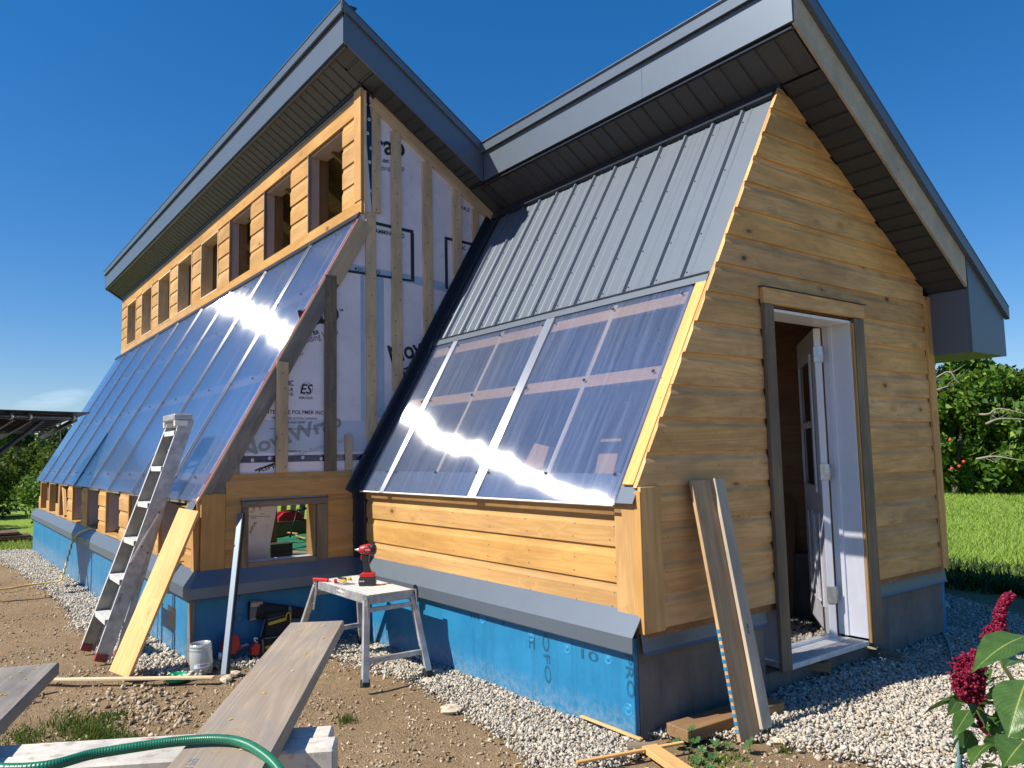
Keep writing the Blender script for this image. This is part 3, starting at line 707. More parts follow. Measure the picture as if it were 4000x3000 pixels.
for z0, z1 in ((ZS, .718), (.718, .899), (.899, 1.077)):
    siding(sw, MW, z0, z1-z0, -1.058, -.945, M_['brown' if 0 else 'siding'])
    siding(sw, MW, z0, z1-z0, -.274, -.061, M_['siding'])
siding(sw, MW, 1.077, .178, -1.058, -.061, M_['siding'])
box('corner_board', (X1-.02, X1+.004), (YL+.012, -1.06), (.532, 1.12), M_['siding'], G)
# pass-through window
pw = box('window_frame', (X1-.016, X1+.010), (-.944, -.898), (.561, 1.008), M_['casing'], G)
box('window_frame', (X1-.016, X1+.010), (-.366, -.276), (.561, 1.008), M_['casing'], G)
box('window_frame', (X1-.016, X1+.012), (-.944, -.276), (1.010, 1.058), M_['casing'], G)
box('window_frame', (X1-.016, X1+.012), (-.896, -.368), (.561, .611), M_['casing'], G)
box('window_frame', (X1-.17, X1-.018), (-.380, -.3665), (.612, 1.010), M_['siding'], G)
box('window_frame', (X1-.17, X1-.018), (-.8975, -.885), (.612, 1.010), M_['casing'], G)
box('drip_edge', (X1-.01, X1+.022), (-.95, -.27), (1.0585, 1.063), M_['dark'], G)
# strapping
def strap(y, w_, z0, z1, x_=0., mat='batten'): return box('batten', (X1-.0235+x_, X1-.002+x_), (y-w_/2, y+w_/2), (z0, z1), M_[mat], sw)
zl = lambda y: 1.1027+(y-YL)*1.8148
strap(-1.005, .09, 1.258, zl(-1.05)-.03, .003, 'grey'); strap(-.645, .094, 1.258, zl(-.66)-.05, .010); strap(-.250, .098, 1.258, zl(-.26)-.05, .009, 'casing'); strap(.112, .092, 1.50, 3.42)
strap(.166, .080, 3.422, zr(.2)-.08); strap(.355, .094, 1.92, zr(.4)-.10, .004); strap(.666, .098, 2.40, zr(.7)-.11); strap(.975, .090, 2.9, zr(1.0)-.11, .003); strap(1.18, .07, 3.3, zr(1.2)-.12); strap(-.092, .060, 1.262, 1.545)
board('batten', (X1-.012, .13, zr(.13)-.055), (X1-.012, 1.42, zr(1.42)-.055), (0, 0, 1), .105, .022, M_['batten'], sw)
sg = lambda s0, s1, o, w_, mat, xx=0.: board('batten', PL(X1-.011+xx, s0, o), PL(X1-.011+xx, s1, o), nL, w_, .024, mat, sw)
sg(.05, 1.96, -.070, .12, M_['grey']); sg(1.965, 2.57, -.075, .13, M_['batten'])
eb = board('edge_strip', PL(X1-.01, -.03, -.004), PL(X1-.01, 2.60, -.004), nL, .016, .026, M_['pale'], sw)
board('edge_tape', PL(X1-.006, -.0, .0065), PL(X1-.006, 2.58, .0065), nL, .004, .012, M_['red'], sw)
# nail heads
def nails(pts, nrm, parent, r_=.0042, mat='screw'):
    V = []; F = []
    nrm = Vector(nrm); u = nrm.orthogonal().normalized(); v = nrm.cross(u)
    for p_ in pts:
        k = len(V); p_ = Vector(p_)
        V += [p_+(u*math.cos(j*1.257)+v*math.sin(j*1.257))*r_ for j in range(5)]+[p_+nrm*.0012]
        F += [[k+j, k+(j+1) % 5, k+5] for j in range(5)]
    return stuff(mk('nails', V, F, M_[mat], parent, recalc=False))
pt = []
for y, w_, z0, z1, x_ in ((-1.005, .09, 1.3, 1.5, .003), (-.645, .094, 1.3, 2.1, .010), (-.25, .098, 1.3, 2.8, .009), (.112, .092, 1.55, 3.4, 0), (.166, .08, 3.45, 4.3, 0), (.355, .094, 1.95, 4.1, .004), (.666, .098, 2.45, 3.9, 0), (.975, .09, 2.95, 3.7, .003)):
    z = z0
    while z < z1: pt.append((X1-.0015+x_, y+random.choice((-.25, .25, .05))*w_+random.uniform(-.006, .006), z)); z += random.uniform(.07, .19)
nails(pt, (1, 0, 0), sw, .0055, 'ink')
pt = []
for z0, e in zip(gz[:-1], [gz[i+1]-gz[i] for i in range(len(gz)-1)]):
    for y in (.19, .60, 1.02, 2.19, 2.6, 3.02) if z0 < 2.2 else [yslope(z0)+.08+.42*k for k in range(6)]:
        if z0 > 2.2 and y > (zr(0)-z0-e)/SL-.05: continue
        for f in (.15, .55): pt.append((.0008, y+random.uniform(-.02, .02), z0+e*f))
nails(pt, (1, 0, 0), gw, .0042)
pt = [(x+random.uniform(-.02, .02), -.0008, z0+dz) for z0 in (ZS, .7075, .886) for dz in (.03, .10) for x in (-2.9, -2.5, -2.1, -1.7, -1.3, -.9, -.5, -.2)]
nails(pt, (0, -1, 0), kw, .0042)
# wrap details
MT = lambda y, z, a=0., o=.0: frame((0, math.cos(R(a)), math.sin(R(a))), (1, 0, 0), (X1-.0225+o, y, z))
def sheet(name, y0, y1, z0, z1, mat, o=0., poly=None):
    P_ = poly or [(y0, z0), (y1, z0), (y1, z1), (y0, z1)]
    return prism(name, P_, 'x', X1-.0236, X1-.0228+o, mat, sw)
sheet('tape', .022, .058, 1.66, 2.9, M_['bluetape']); sheet('tape', .172, .238, 1.69, 2.9, M_['bluetape'])
sheet('wrap_overlap', -.95, .15, 1.41, 1.66, M_['wraptrans'], -.0004)
sheet('wrap_overlap', -.14, .88, 2.80, 2.96, M_['bluetape'], -.0003, [(-.14, 2.90), (-.14, 2.96), (.54, 2.93), (.88, 2.90), (.88, 2.82), (.5, 2.86)])
nt_ = sheet('tape', -1.0, .06, 1.338, 1.388, M_['navy'], .0008)
for i, y in enumerate((-.86, -.73, -.62, -.47, -.32)):
    lathe('tape_mark', [(.0, .0), (.013, .0)], frame((0, 1, 0), (1, 0, 0), (X1-.0218, y, 1.357+.012*(i % 2))), M_['whiteprint'], nt_, 16, False)
    text('lettering', 'n', MT(y-.005, 1.353+.012*(i % 2), -10, .0012), .010, .009, M_['navy'], nt_, .02)
nt2 = prism('tape', [(.13, 3.43), (.18, 3.43), (.108, 4.47), (.05, 4.47)], 'x', X1-.0236, X1-.0200, M_['navy'], sw)
for k in range(8):
    y, z = .085+.009*k + (.012 if k % 2 else -.012), 4.36-.125*k
    lathe('tape_mark', [(.0, .0), (.015, .0)], frame((0, 1, 0), (1, 0, 0), (X1-.0192, y, z)), M_['whiteprint'], nt2, 16, False)
    text('lettering', 'n', MT(y-.006, z-.006, 0, .0042), .012, .011, M_['navy'], nt2, .02)
def wt(body, y, z, wd, hg, a=0., mat='ink', b=.0, shear=0.): return text('lettering', body, MT(y, z, a), wd, hg, M_[mat], sw, b, shear)
wt('rap', -.47, 2.33, .34, .20, 14, 'ink', .022); wt('TM', -.165, 2.545, .035, .022, 12, 'ink', .02)
wt('BR', -.385, 2.335, .055, .034, 14, 'ink', .03); wt('n Building Wrap', -.535, 2.215, .39, .066, 20, 'ink')
sheet('underline', 0, 0, 0, 0, M_['ink'], .0003, [(-.50, 2.30), (-.40, 2.335), (-.40, 2.348), (-.50, 2.313)])
wt("24'", -.50, 2.165, .035, .020, 5, 'ink'); wt('MC', -.607, 1.925, .060, .042, 0, 'ink', .02); wt('2-R', -.600, 1.882, .052, .027, 0, 'ink', .02); wt('9-R', -.600, 1.846, .052, .027, 0, 'ink', .02)
wt('ES', -.495, 1.865, .105, .078, 0, 'ink', .02, .3); wt('ESR-2235', -.50, 1.826, .108, .017, 0, 'ink', .02)
lathe('emblem_ring', [(.047, 0), (.050, 0)], frame((0, 1, 0), (1, 0, 0), (X1-.0226, -.44, 1.905)), M_['ink'], sw, 32, False)
wt('INTERTAPE POLYMER INC.', -.775, 1.705, .485, .031, 0, 'ink', .015); wt('TRURO, NOVA SCOTIA, CANADA', -.722, 1.660, .372, .022, 0, 'ink', .012); wt('1-800-565-2000', -.640, 1.633, .187, .019, 0, 'ink', .012)
wt('TESTED STANDARDS: ICC-ES AC 38; CAN/CSGB 51.32', -.740, 1.584, .41, .012, 0, 'ink', .01)
wt('NovaWrap', -.93, 1.335, .84, .150, 17, 'inkgrey', .035); wt('Premium Building Wrap', -.60, 1.345, .49, .040, 16, 'inkgrey'); wt('17093019', -.598, 1.410, .110, .016, 0, 'ink', .02)
wt('ASPIRE', -.815, 1.262, .20, .034, 15, 'ink', .02); sheet('underline', 0, 0, 0, 0, M_['ink'], .0003, [(-.84, 1.272), (-.69, 1.322), (-.69, 1.336), (-.84, 1.286)])
wt('Nov', .31, 2.14, .33, .16, 17, 'ink', .022); wt('ASPIRE', .40, 2.035, .26, .045, 20, 'ink', .02); sheet('underline', 0, 0, 0, 0, M_['ink'], .0003, [(.42, 2.095), (.60, 2.165), (.60, 2.18), (.42, 2.11)])
wt('rap', .18, 3.89, .29, .18, 8, 'ink', .022); wt('-BR', .225, 3.885, .075, .030, 5, 'ink', .03); wt('ding Wrap', .225, 3.800, .23, .052, 12, 'ink')
for P_ in ([(.15, 3.325), (.53, 3.305), (.53, 3.335), (.15, 3.352)], [(.50, 2.875), (.535, 2.875), (.535, 3.305), (.50, 3.307)], [(-.15, 2.882), (.50, 2.872), (.50, 2.892), (-.15, 2.905)],
           [(.85, 2.85), (.88, 2.85), (.88, 3.30), (.85, 3.30)], [(.85, 3.302), (1.15, 3.29), (1.15, 3.315), (.85, 3.33)]):
    sheet('print_frame', 0, 0, 0, 0, M_['ink'], .0002, P_)
wt('PROGRAMMING AND', .02, 3.255, .42, .040, -1, 'ink', .02); wt('450.229.92', -.035, 2.905, .24, .030, -1, 'ink', .01)
wt('INC', 1.00, 3.235, .08, .036, 0, 'ink', .02); wt('ASPIRE', .93, 3.62, .2, .035, -5, 'ink', .01)

# ---- clerestory wall of the left block (outward -y)
MCl = frame((1, 0, 0), (0, 0, 1), (0, YC+T, 0))
cl = box('clerestory_wall', (X2+.02, X1-.03), (YC+.03, YC+.14), (4.28, 4.50), M_['inner'], G)
box('clerestory_wall', (X2+.02, X1-.03), (YC+.03, YC+.14), (3.36, 3.505), M_['inner'], G)
box('frieze_board', (-8.6, X1-.13), (YC-.002, YC+.024), (4.282, 4.435), M_['siding'], cl); box('frieze_board', (X2, -8.605), (YC-.002, YC+.024), (4.282, 4.435), M_['siding'], cl)
box('frieze_board', (X2, X1-.135), (YC+.008, YC+.026), (4.437, 4.485), M_['grey'], cl)
box('sill_board', (-8.1, X1-.002), (YC-.004, YC+.022), (3.398, 3.508), M_['siding'], cl); box('sill_board', (X2, -8.105), (YC-.004, YC+.022), (3.398, 3.508), M_['siding'], cl)
box('corner_board', (X1-.128, X1+.002), (YC-.010, YC+.018), (3.512, 4.49), M_['siding'], G)
box('corner_board', (X1-.022, X1+.006), (YC+.020, YC+.045), (3.40, 4.47), M_['batten'], G)
wx = [(-4.265-1.2375*k, -3.478-1.2375*k) for k in range(8)]
segs = [(wx[0][1], X1-.13)] + [(wx[k+1][1], wx[k][0]) for k in range(7)] + [(X2, wx[7][0])]
for a, b in segs:
    jb = box('window_post', (a, b), (YC+.03, YC+.12), (3.505, 4.285), M_['jambwrap'], cl)
    box('stud', (a+.01, b-.01), (YC+.122, YC+.22), (3.4, 4.4), M_['inner'], cl)
    for k in range(4): siding(cl, MCl, 3.510+.193*k, .193, a, b, M_['siding'])
for k in range(8):
    a, b = wx[k]
    if k >= 3:
        for bb in (((a, a+.022), (3.51, 4.28)), ((b-.022, b), (3.51, 4.28)), ((a+.023, b-.023), (4.258, 4.28)), ((a+.023, b-.023), (3.51, 3.53))):
            box('window_frame', bb[0], (YC-.006, YC+.15), bb[1], M_['batten'], cl)
    else:
        box('window_frame', (a, b), (YC+.03, YC+.20), (4.262, 4.282), M_['jambwrap'], cl)
        box('window_frame', (a, a+.012), (YC-.002, YC+.03), (3.51, 4.28), M_['grey'], cl)
hboard('top_flashing', X2-.35, X1+.01, 2.585, .06, PL, tL, .008, .022, M_['dark'], G)

# ---- sloping glazing of the left block
js = [-13.80, -12.95, -11.62, -10.27, -9.00, -7.65, -6.30, -5.0, -3.15]
jw = [-13.80] + [-3.15-1.2192*k for k in range(8, 0, -1)] + [-3.135]
js = sorted(set([-13.80, -12.62, -11.4, -10.18, -8.96, -7.74, -6.52, -5.30, -4.08, -3.14]))
pls = []
for a, b in zip(js[:-1], js[1:]):
    p_ = panel('polycarbonate_panel', a+.004, b-.004, -.035, 2.58, PL, tL, nL, M_['poly'], G); pls.append(p_)
for x in js[1:-1]:
    panel('joint_strip', x-.025, x+.025, -.04, 2.56, PL, tL, nL, M_['strip'], pls[0], .004, .008)
    panel('joint_strip', x-.007, x+.007, -.04, 2.56, PL, tL, nL, M_['strip'], pls[0], .010, .015)
    sboard('rafter', x, .04, .02, 2.6, PL, -.18, -.030, M_['inner'], G); sboard('rafter', x+.61, .04, .02, 2.6, PL, -.18, -.030, M_['inner'], G)
for s_ in (.15, 1.03, 1.86): hboard('purlin', X2, X1-.06, s_, .085, PL, tL, -.028, -.008, M_['brown'], G)
sc_ = []
def screw(P, x, s_):
    v, f = tubev([P(x, s_, .004), P(x, s_, .016)], lambda i: .011 if i == 0 else .006, 6); sc_.append((v, f))
for s_ in (.15, 1.03, 1.86, 2.5):
    for x in js[1:-1]: screw(PL, x-.05, s_); screw(PL, x+.05, s_); screw(PL, x+.61, s_)
V, F = join(sc_); stuff(mk('screws', V, F, M_['screw'], G)); sc_ = []
for s_ in (.055, .684, 1.21):
    for x in (-2.66, -2.53, -1.95, -1.44, -1.31, -.745, -.19): screw(PR, x, s_)
V, F = join(sc_); stuff(mk('screws', V, F, M_['screw'], G))
hboard('sill_flashing', -3.30, X1-.03, -.06, .16, PL, tL, -.012, -.0065, M_['trim'], G)

# ---- low wall with open windows, left block front
MLf = frame((1, 0, 0), (0, 0, 1), (0, YL+T, 0))
lw = box('low_wall', (X2, X1-.05), (YL+.03, YL+.16), (.45, .585), M_['inner'], G)
box('low_wall', (X2, X1-.05), (YL+.03, YL+.14), (1.05, 1.09), M_['inner'], G)
piers = [(-13.45, -13.12), (-12.33, -11.9), (-11.13, -10.66), (-9.80, -9.32), (-8.54, -8.07), (-7.27, -6.80), (-6.04, -5.57), (-4.80, -4.33), (-3.48, -3.255)]
for i, (a, b) in enumerate(piers):
    box('window_post', (a+.03, b-.03), (YL+.03, YL+.15), (.586, 1.05), M_['jambwrap'] if i > 2 else M_['inner'], lw)
    box('stud', (b-.032, b+.006), (YL+.0, YL+.10), (.586, 1.05), M_['siding'], lw)
    if i > 2:
        for k in range(3): siding(lw, MLf, .5575+.164*k, .164, a, b, M_['siding'])
    else: box('stud', (a, b), (YL+.005, YL+.028), (.56, .76 if i else .80), M_['siding'], lw)
for (a, b), (c, d) in zip(piers[:-1], piers[1:]):
    box('window_sill', (b+.02, c-.01), (YL+.0, YL+.10), (.586, .604), M_['siding'], lw)
    box('window_head', (b+.01, c-.01), (YL-.004, YL+.012), (1.045, 1.075), M_['grey'], lw)
box('corner_board', (-3.250, X1-.022), (YL-.012, YL+.012), (.545, 1.09), M_['siding'], G)
board('brace', (-10.65, YL+.05, 1.05), (-10.1, YL+.02, .60), (0, 0, 1), .09, .04, M_['fresh'], lw)
board('brace', (-13.0, YL+.10, 1.05), (-12.5, YL+.05, .60), (0, 0, 1), .06, .03, M_['casing'], lw)
for i, (a, b) in enumerate(piers[3:8]):
    prism('wrap_flap', [(YL+.03, .61), (YL+.03, 1.04), (YL+.30, .93), (YL+.30, .68)], 'x', b-.0+.008, b+.010, M_['jambwrap'], lw)

# ---- back walls, inside lining and roof
prism('back_wall', [(X1-.1, .46), (-.027, .46), (-.027, zr(3.12)-.02), (X1-.1, zr(3.12)-.02)], 'y', 3.05, 3.128, M_['inner'], G)
prism('back_wall', [(X2, -.4), (X1-.1, -.4), (X1-.1, zr(4.1)-.02), (X2, zr(4.1)-.02)], 'y', 4.1, 4.2, M_['inner'], G)
prism('end_wall', [(YL+.02, .5), (4.1, .5), (4.1, zr(4.1)-.02), (.03, zr(.03)-.02), (.03, 3.38), (YL+.02, 1.09)], 'x', X2, X2+.10, M_['inner'], G)
prism('side_wall', [(3.0, -.3), (4.2, -.3), (4.2, zr(4.2)-.02), (3.0, zr(3.0)-.02)], 'x', xa, xb, M_['inner'], G)
OV = .244
xl0, xl1 = X2-OV, X1+OV
rf = prism('roof', [(-.225, zr(-.225)+.016), (4.5, zr(4.5)+.016), (4.5, zr(4.5)+.24), (-.225, zr(-.225)+.24)], 'x', xl0+.02, xl1-.02, M_['dark'], G); rf['label'] = 'higher charcoal shed roof over the left block'
rr = prism('roof', [(1.12, zr(1.12)+.016), (3.69, zr(3.69)+.016), (3.69, zr(3.69)+.24), (1.12, zr(1.12)+.24)], 'x', xl1-.018, .262, M_['dark'], G); rr['label'] = 'lower charcoal shed roof over the right block'
for x0, x1, y0, y1, P_ in ((xl0-.03, xl1+.028, -.275, 4.55, rf), (xl1+.0285, .315, 1.068, 3.745, rr)):
    prism('metal_sheet', [(y0, zr(y0)+.318), (y1, zr(y1)+.318), (y1, zr(y1)+.324), (y0, zr(y0)+.324)], 'x', x0, x1, M_['trim'], P_)
prism('roof_sheathing', [(.16, zr(.16)-.004), (4.05, zr(4.05)-.004), (4.05, zr(4.05)+.010), (.16, zr(.16)+.010)], 'x', X2+.12, X1-.15, M_['osb'], rf)
# raftered underside (seen through the clerestory windows)
for k in range(17):
    x = X1-.3-.61*k; board('rafter', (x, .2, zr(.2)-.09), (x, 4.0, zr(4.0)-.09), (0, 0, 1), .18, .04, M_['osb'], rf)
board('ridge_beam', (X2+.1, 1.2, zr(1.2)-.3), (X1-.2, 1.2, zr(1.2)-.3), (0, 0, 1), .2, .09, M_['inner'], rf)
# fascias
def fascia(x0, x1, y, z, parent, cut):
    n = len(cut)-1
    for i in range(n):
        a, b = cut[i], cut[i+1]
        prism('fascia', [(y, z), (y+.018, z), (y+.018, z+.255), (y, z+.255)], 'x', a+.001, b-.001, M_['trim'], parent)
    prism('drip_edge', [(y-.012, z+.246), (y-.008, z+.246), (y-.004, z+.262), (y+.02, z+.262), (y+.02, z+.258), (y-.032, z+.258), (y-.036, z+.316), (y+.02, z+.322), (y+.02, z+.326), (y-.040, z+.320)] if False else [(y-.030, z+.250), (y-.012, z+.250), (y-.004, z+.262), (y+.02, z+.262), (y+.02, z+.317), (y-.034, z+.317)], 'x', x0-.012, x1+.012, M_['trim'], parent)
fascia(xl0, xl1, -.243, zr(-.243), rf, [xl0, -10.6, -7.5, xl1])
fascia(xl1, .28, 1.103, zr(1.103), rr, [xl1+.002, -.9, .28])
def rake(x, sgn, y0, y1, parent, h0, h1, mat, name, th=.018, o=0.):
    """strip parallel to the roof on a gable plane between heights h0..h1 above the underside"""
    P_ = [(y0, zr(y0)+h0), (y1, zr(y1)+h0), (y1, zr(y1)+h1), (y0, zr(y0)+h1)]
    return prism(name, P_, 'x', x+o, x+o-sgn*th, mat, parent)
rake(xl1, 1, -.243, 1.10, rf, -.002, .255, M_['trim'], 'rake_fascia'); rake(xl1+.022, 1, -.27, 1.10, rf, .250, .3165, M_['trim'], 'rake_drip_edge', .03)
rake(xl0, -1, -.243, 4.5, rf, -.002, .255, M_['trim'], 'rake_fascia')
rk = rake(.28, 1, 1.122, D1-.01, rr, .005, .225, M_['rawfascia'], 'rake_board'); rk['label'] = 'bare white wood board along the right roof edge'
rake(.312, 1, 1.07, 3.745, rr, .226, .3165, M_['trim'], 'rake_drip_edge', .034)
# boxed eave at the back of the right block
prism('eave_box', [(D1, 2.02), (3.71, 2.02), (3.71, zr(3.71)+.225), (D1, zr(D1)+.225)], 'x', .268, .284, M_['trim'], rr)
prism('eave_box', [(.0, 2.02), (.267, 2.02), (.267, zr(D1)), (.0, zr(D1))], 'y', D1-.002, D1+.012, M_['trim'], rr)
prism('eave_box', [(X1, 2.02), (.267, 2.02), (.267, 2.30), (X1, 2.30)], 'y', 3.69, 3.705, M_['trim'], rr)
for k in range(5): box('soffit_panel', (X1 if 0 else -1.5, .267), (3.152+.107*k, 3.255+.107*k), (2.020, 2.030), M_['soffitp'], rr)
# soffit panels
def soff(pa, pb, pc, mat, parent, nrib=3):
    """one soffit sheet: spans from edge line point pa, rib direction pb-pa, run direction pc-pa; hangs at the given level"""
    pa, pb, pc = Vector(pa), Vector(pb), Vector(pc); u = (pb-pa); L = u.length; v = pc-pa; W = v.length; u.normalize(); v.normalize(); n_ = u.cross(v)
    if n_.z > 0: n_ = -n_
    st = W/nrib; V = []; prf = []
    for k in range(nrib):
        b0 = k*st
        prf += [(b0+.001, 0), (b0+st*.80, 0), (b0+st*.83, -.009), (b0+st*.97, -.009)]
    prf.append((W-.0005, 0))
    for t in (0, L):
        for a, h in prf: V.append(pa + u*t + v*a + n_*h)
    n = len(prf); F = [[i, i+1, n+i+1, n+i] for i in range(n-1)]
    M = frame(v, n_, pa)
    return mk('soffit_panel', V, F, mat, parent, M, recalc=False)
def SF(x, y, o=-.002): return (x, y, zr(y)+o)
xx = X1-.02; k = 0
while xx-.40 > X2-.26:
    soff(SF(xx, -.220), SF(xx, .020), SF(xx-.40, -.220), M_['soffit'], rf); xx -= .40
xx = .255
while xx-.405 > X1:
    soff(SF(xx-.0, 1.125), SF(xx, 1.385), SF(xx-.405, 1.125), M_['soffit'], rr); xx -= .405
soff(SF(xx, 1.125), SF(xx, 1.40), SF(xl1+.005, 1.125), M_['soffit'], rr, 2)
soff(SF(xl1+.0, 1.125), SF(xl1, 1.46), SF(X1+.0, 1.125), M_['soffit'], rr, 2)
yy = .03
while yy < 1.15:
    soff(SF(X1+.002, yy), SF(xl1-.02, yy), SF(X1+.002, min(1.10, yy+.30)), M_['soffitp'], rf, 3); yy += .30
soff(SF(X1-.01, -.22), SF(xl1-.02, -.22), SF(X1-.01, .025), M_['soffitp'], rf, 2)
yy = 1.40
while yy < 3.1:
    soff(SF(.003, yy), SF(.262, yy), SF(.003, min(D1-.003, yy+.29)), M_['soffitp'], rr, 3); yy += .29
# J trims where soffit meets fascia and wall
box('soffit_trim', (xl0, xl1-.02), (-.228, -.205), (zr(-.21)-.014, zr(-.21)-.002), M_['dark'], rf)
box('soffit_trim', (xl1+.003, .262), (1.118, 1.142), (zr(1.13)-.016, zr(1.13)-.002), M_['dark'], rr)
box('soffit_trim', (X2, X1), (YC-.006, YC+.02), (4.487, 4.515), M_['dark'], rf)
box('soffit_trim', (X1, .0), (1.372, 1.395), (zr(1.39)-.02, zr(1.39)-.003), M_['dark'], rr)
# ridge clip at the top corner of the left roof
box('ridge_clip', (xl1-.28, xl1+.02), (-.23, -.14), (zr(-.2)+.325, zr(-.2)+.340), M_['dark'], rf)
# ================================================================= stone / blade scattering (numpy)
def ico():
    t = (1+5**.5)/2
    v = np.array([(-1, t, 0), (1, t, 0), (-1, -t, 0), (1, -t, 0), (0, -1, t), (0, 1, t), (0, -1, -t), (0, 1, -t), (t, 0, -1), (t, 0, 1), (-t, 0, -1), (-t, 0, 1)], float)
    v /= np.linalg.norm(v[0])
    f = np.array([(0, 11, 5), (0, 5, 1), (0, 1, 7), (0, 7, 10), (0, 10, 11), (1, 5, 9), (5, 11, 4), (11, 10, 2), (10, 7, 6), (7, 1, 8), (3, 9, 4), (3, 4, 2), (3, 2, 6), (3, 6, 8), (3, 8, 9), (4, 9, 5), (2, 4, 11), (6, 2, 10), (8, 6, 7), (9, 8, 1)])
    return v, f
IV, IF = ico()
def hulls(k, npts=9):
    out = []
    r_ = np.random.default_rng(3)
    while len(out) < k:
        p = r_.uniform(-1, 1, (npts, 3)); p /= np.maximum(.75, np.abs(p).max(1))[:, None]
        bm = bmesh.new()
        for q in p: bm.verts.new(q)
        res = bmesh.ops.convex_hull(bm, input=bm.verts); bmesh.ops.delete(bm, geom=[g for g in res['geom_unused'] if isinstance(g, bmesh.types.BMVert)], context='VERTS')
        bmesh.ops.triangulate(bm, faces=bm.faces); bm.verts.ensure_lookup_table()
        v = np.array([tuple(q.co) for q in bm.verts]); f = np.array([[q.index for q in t.verts] for t in bm.faces]); bm.free()
        if len(v) >= 7: out.append((v, f))
    return out
HU = hulls(36)
def rotm(n):
    q = rng.normal(size=(n, 4)); q /= np.linalg.norm(q, axis=1)[:, None]; a, b, c, d = q.T
    return np.stack([1-2*(c*c+d*d), 2*(b*c-a*d), 2*(b*d+a*c), 2*(b*c+a*d), 1-2*(b*b+d*d), 2*(c*d-a*b), 2*(b*d-a*c), 2*(c*d+a*b), 1-2*(b*b+c*c)], -1).reshape(n, 3, 3)
def stones(name, P, size, mat, flat=.65, rough=.32):
    size = np.asarray(size)*1.12; n = len(P); pick = rng.integers(0, len(HU), n); VV = []; FF = []; off = 0
    for h, (v, f) in enumerate(HU):
        k = np.where(pick == h)[0]; m = len(k)
        if not m: continue
        V = v[None]*np.stack([rng.uniform(.8, 1.3, m), rng.uniform(.6, 1., m), rng.uniform(flat*.7, flat*1.3, m)], -1)[:, None, :]
        V = np.einsum('nij,nkj->nki', rotm(m), V)*size[k][:, None, None]+P[k][:, None, :]
        VV.append(V.reshape(-1, 3)); FF.append((f[None]+(np.arange(m)*len(v))[:, None, None]+off).reshape(-1, 3)); off += m*len(v)
    return stuff(npmesh(name, np.concatenate(VV), np.concatenate(FF), mat))
def inpoly(x, y, poly):
    c = np.zeros(len(x), bool); n = len(poly)
    for i in range(n):
        x0, y0 = poly[i]; x1, y1 = poly[(i+1) % n]
        c ^= ((y0 > y) != (y1 > y)) & (x < (x1-x0)*(y-y0)/(y1-y0+1e-12)+x0)
    return c
def fill(poly, dens, edge=.06):
    p = np.array(poly); a, b = p.min(0), p.max(0); n = int((b-a).prod()*dens)
    x = rng.uniform(a[0], b[0], n); y = rng.uniform(a[1], b[1], n)
    xj = x+rng.normal(0, edge, n)*rng.random(n); yj = y+rng.normal(0, edge, n)*rng.random(n)
    k = inpoly(xj, yj, poly); return x[k], y[k]
FRONT = [(X1-.02, -.03), (X1+.02, -.50), (-2.65, -.42), (-2.14, -.36), (-1.63, -.30), (-1.1, -.38), (-.5, -.45), (-.05, -.60), (.12, -.35), (.06, -.05), (-.05, -.03)]
LEFTP = [(-3.05, -1.27), (-2.75, -.95), (-2.9, -.35), (X1-.02, -.4), (X1, -1.29), (-13.8, -1.29), (-14.2, -1.9), (-9.4, -1.68), (-6.66, -1.60), (-5.2, -1.68), (-4.1, -1.62), (-3.1, -1.60), (-2.72, -1.30)]
RIGHT = [(-.05, .05), (.16, .25), (.36, .48), (.52, .46), (.85, .54), (1.25, .70), (2.6, 1.4), (1.7, 3.0), (.6, 3.7), (-.2, 4.3), (-1.0, 4.9), (-2.5, 4.6), (-1., 3.15), (-.045, 3.15)]
INSIDE = [(-2.4, .3), (-.26, .3), (-.26, 2.9), (-2.4, 2.9)]
hz = np.vectorize(lambda x, y: gh(x, y))
allP = []; allS = []
for poly, dens, s0, s1 in ((FRONT, 19000, .0045, .0100), (LEFTP, 8500, .006, .0130), (RIGHT, 14500, .0050, .0108), (INSIDE, 5000, .009, .016)):
    x, y = fill(poly, dens); n = len(x)
    z = hz(x, y)-.03 + rng.uniform(.0, .045, n)*.9
    allP.append(np.stack([x, y, z], -1)); allS.append(rng.uniform(s0, s1, n)*rng.choice([1, 1, .85, .65, 1.45], n))
stones('gravel', np.concatenate(allP), np.concatenate(allS), M_['gravel'])
# soil pebbles: denser near the viewer
poly = [(2.2, -3.6), (3.0, .9), (.3, .6), (-.1, -.55), (-3.0, -.4), (-3.0, -1.6), (-13.5, -1.75), (-13.5, -3.4), (-5, -4.), (1, -4)]
x, y = fill(poly, 2600); d = np.hypot(x-CAM.x, y-CAM.y); k = rng.random(len(x)) < np.clip(1.5-d/9, .18, 1); x, y = x[k], y[k]; n = len(x)
clump = np.array([noise.noise((a*2.2, b*2.2, 9)) for a, b in zip(x, y)]); k = rng.random(n) < np.clip(.55+clump*1.4, .08, 1); x, y = x[k], y[k]; n = len(x)
sz = .0026+.0105*rng.random(n)**5
stones('soil_pebbles', np.stack([x, y, hz(x, y)-.030+sz*.25], -1), sz, M_['pebble'], .6)
cx_, cy_ = rng.normal(-2.35, .28, 420), rng.normal(-1.75, .16, 420)
sz = rng.uniform(.006, .02, 420); stones('stone_patch', np.stack([cx_, cy_, hz(cx_, cy_)-.03+sz*.4], -1), sz, M_['pebble'], .5)
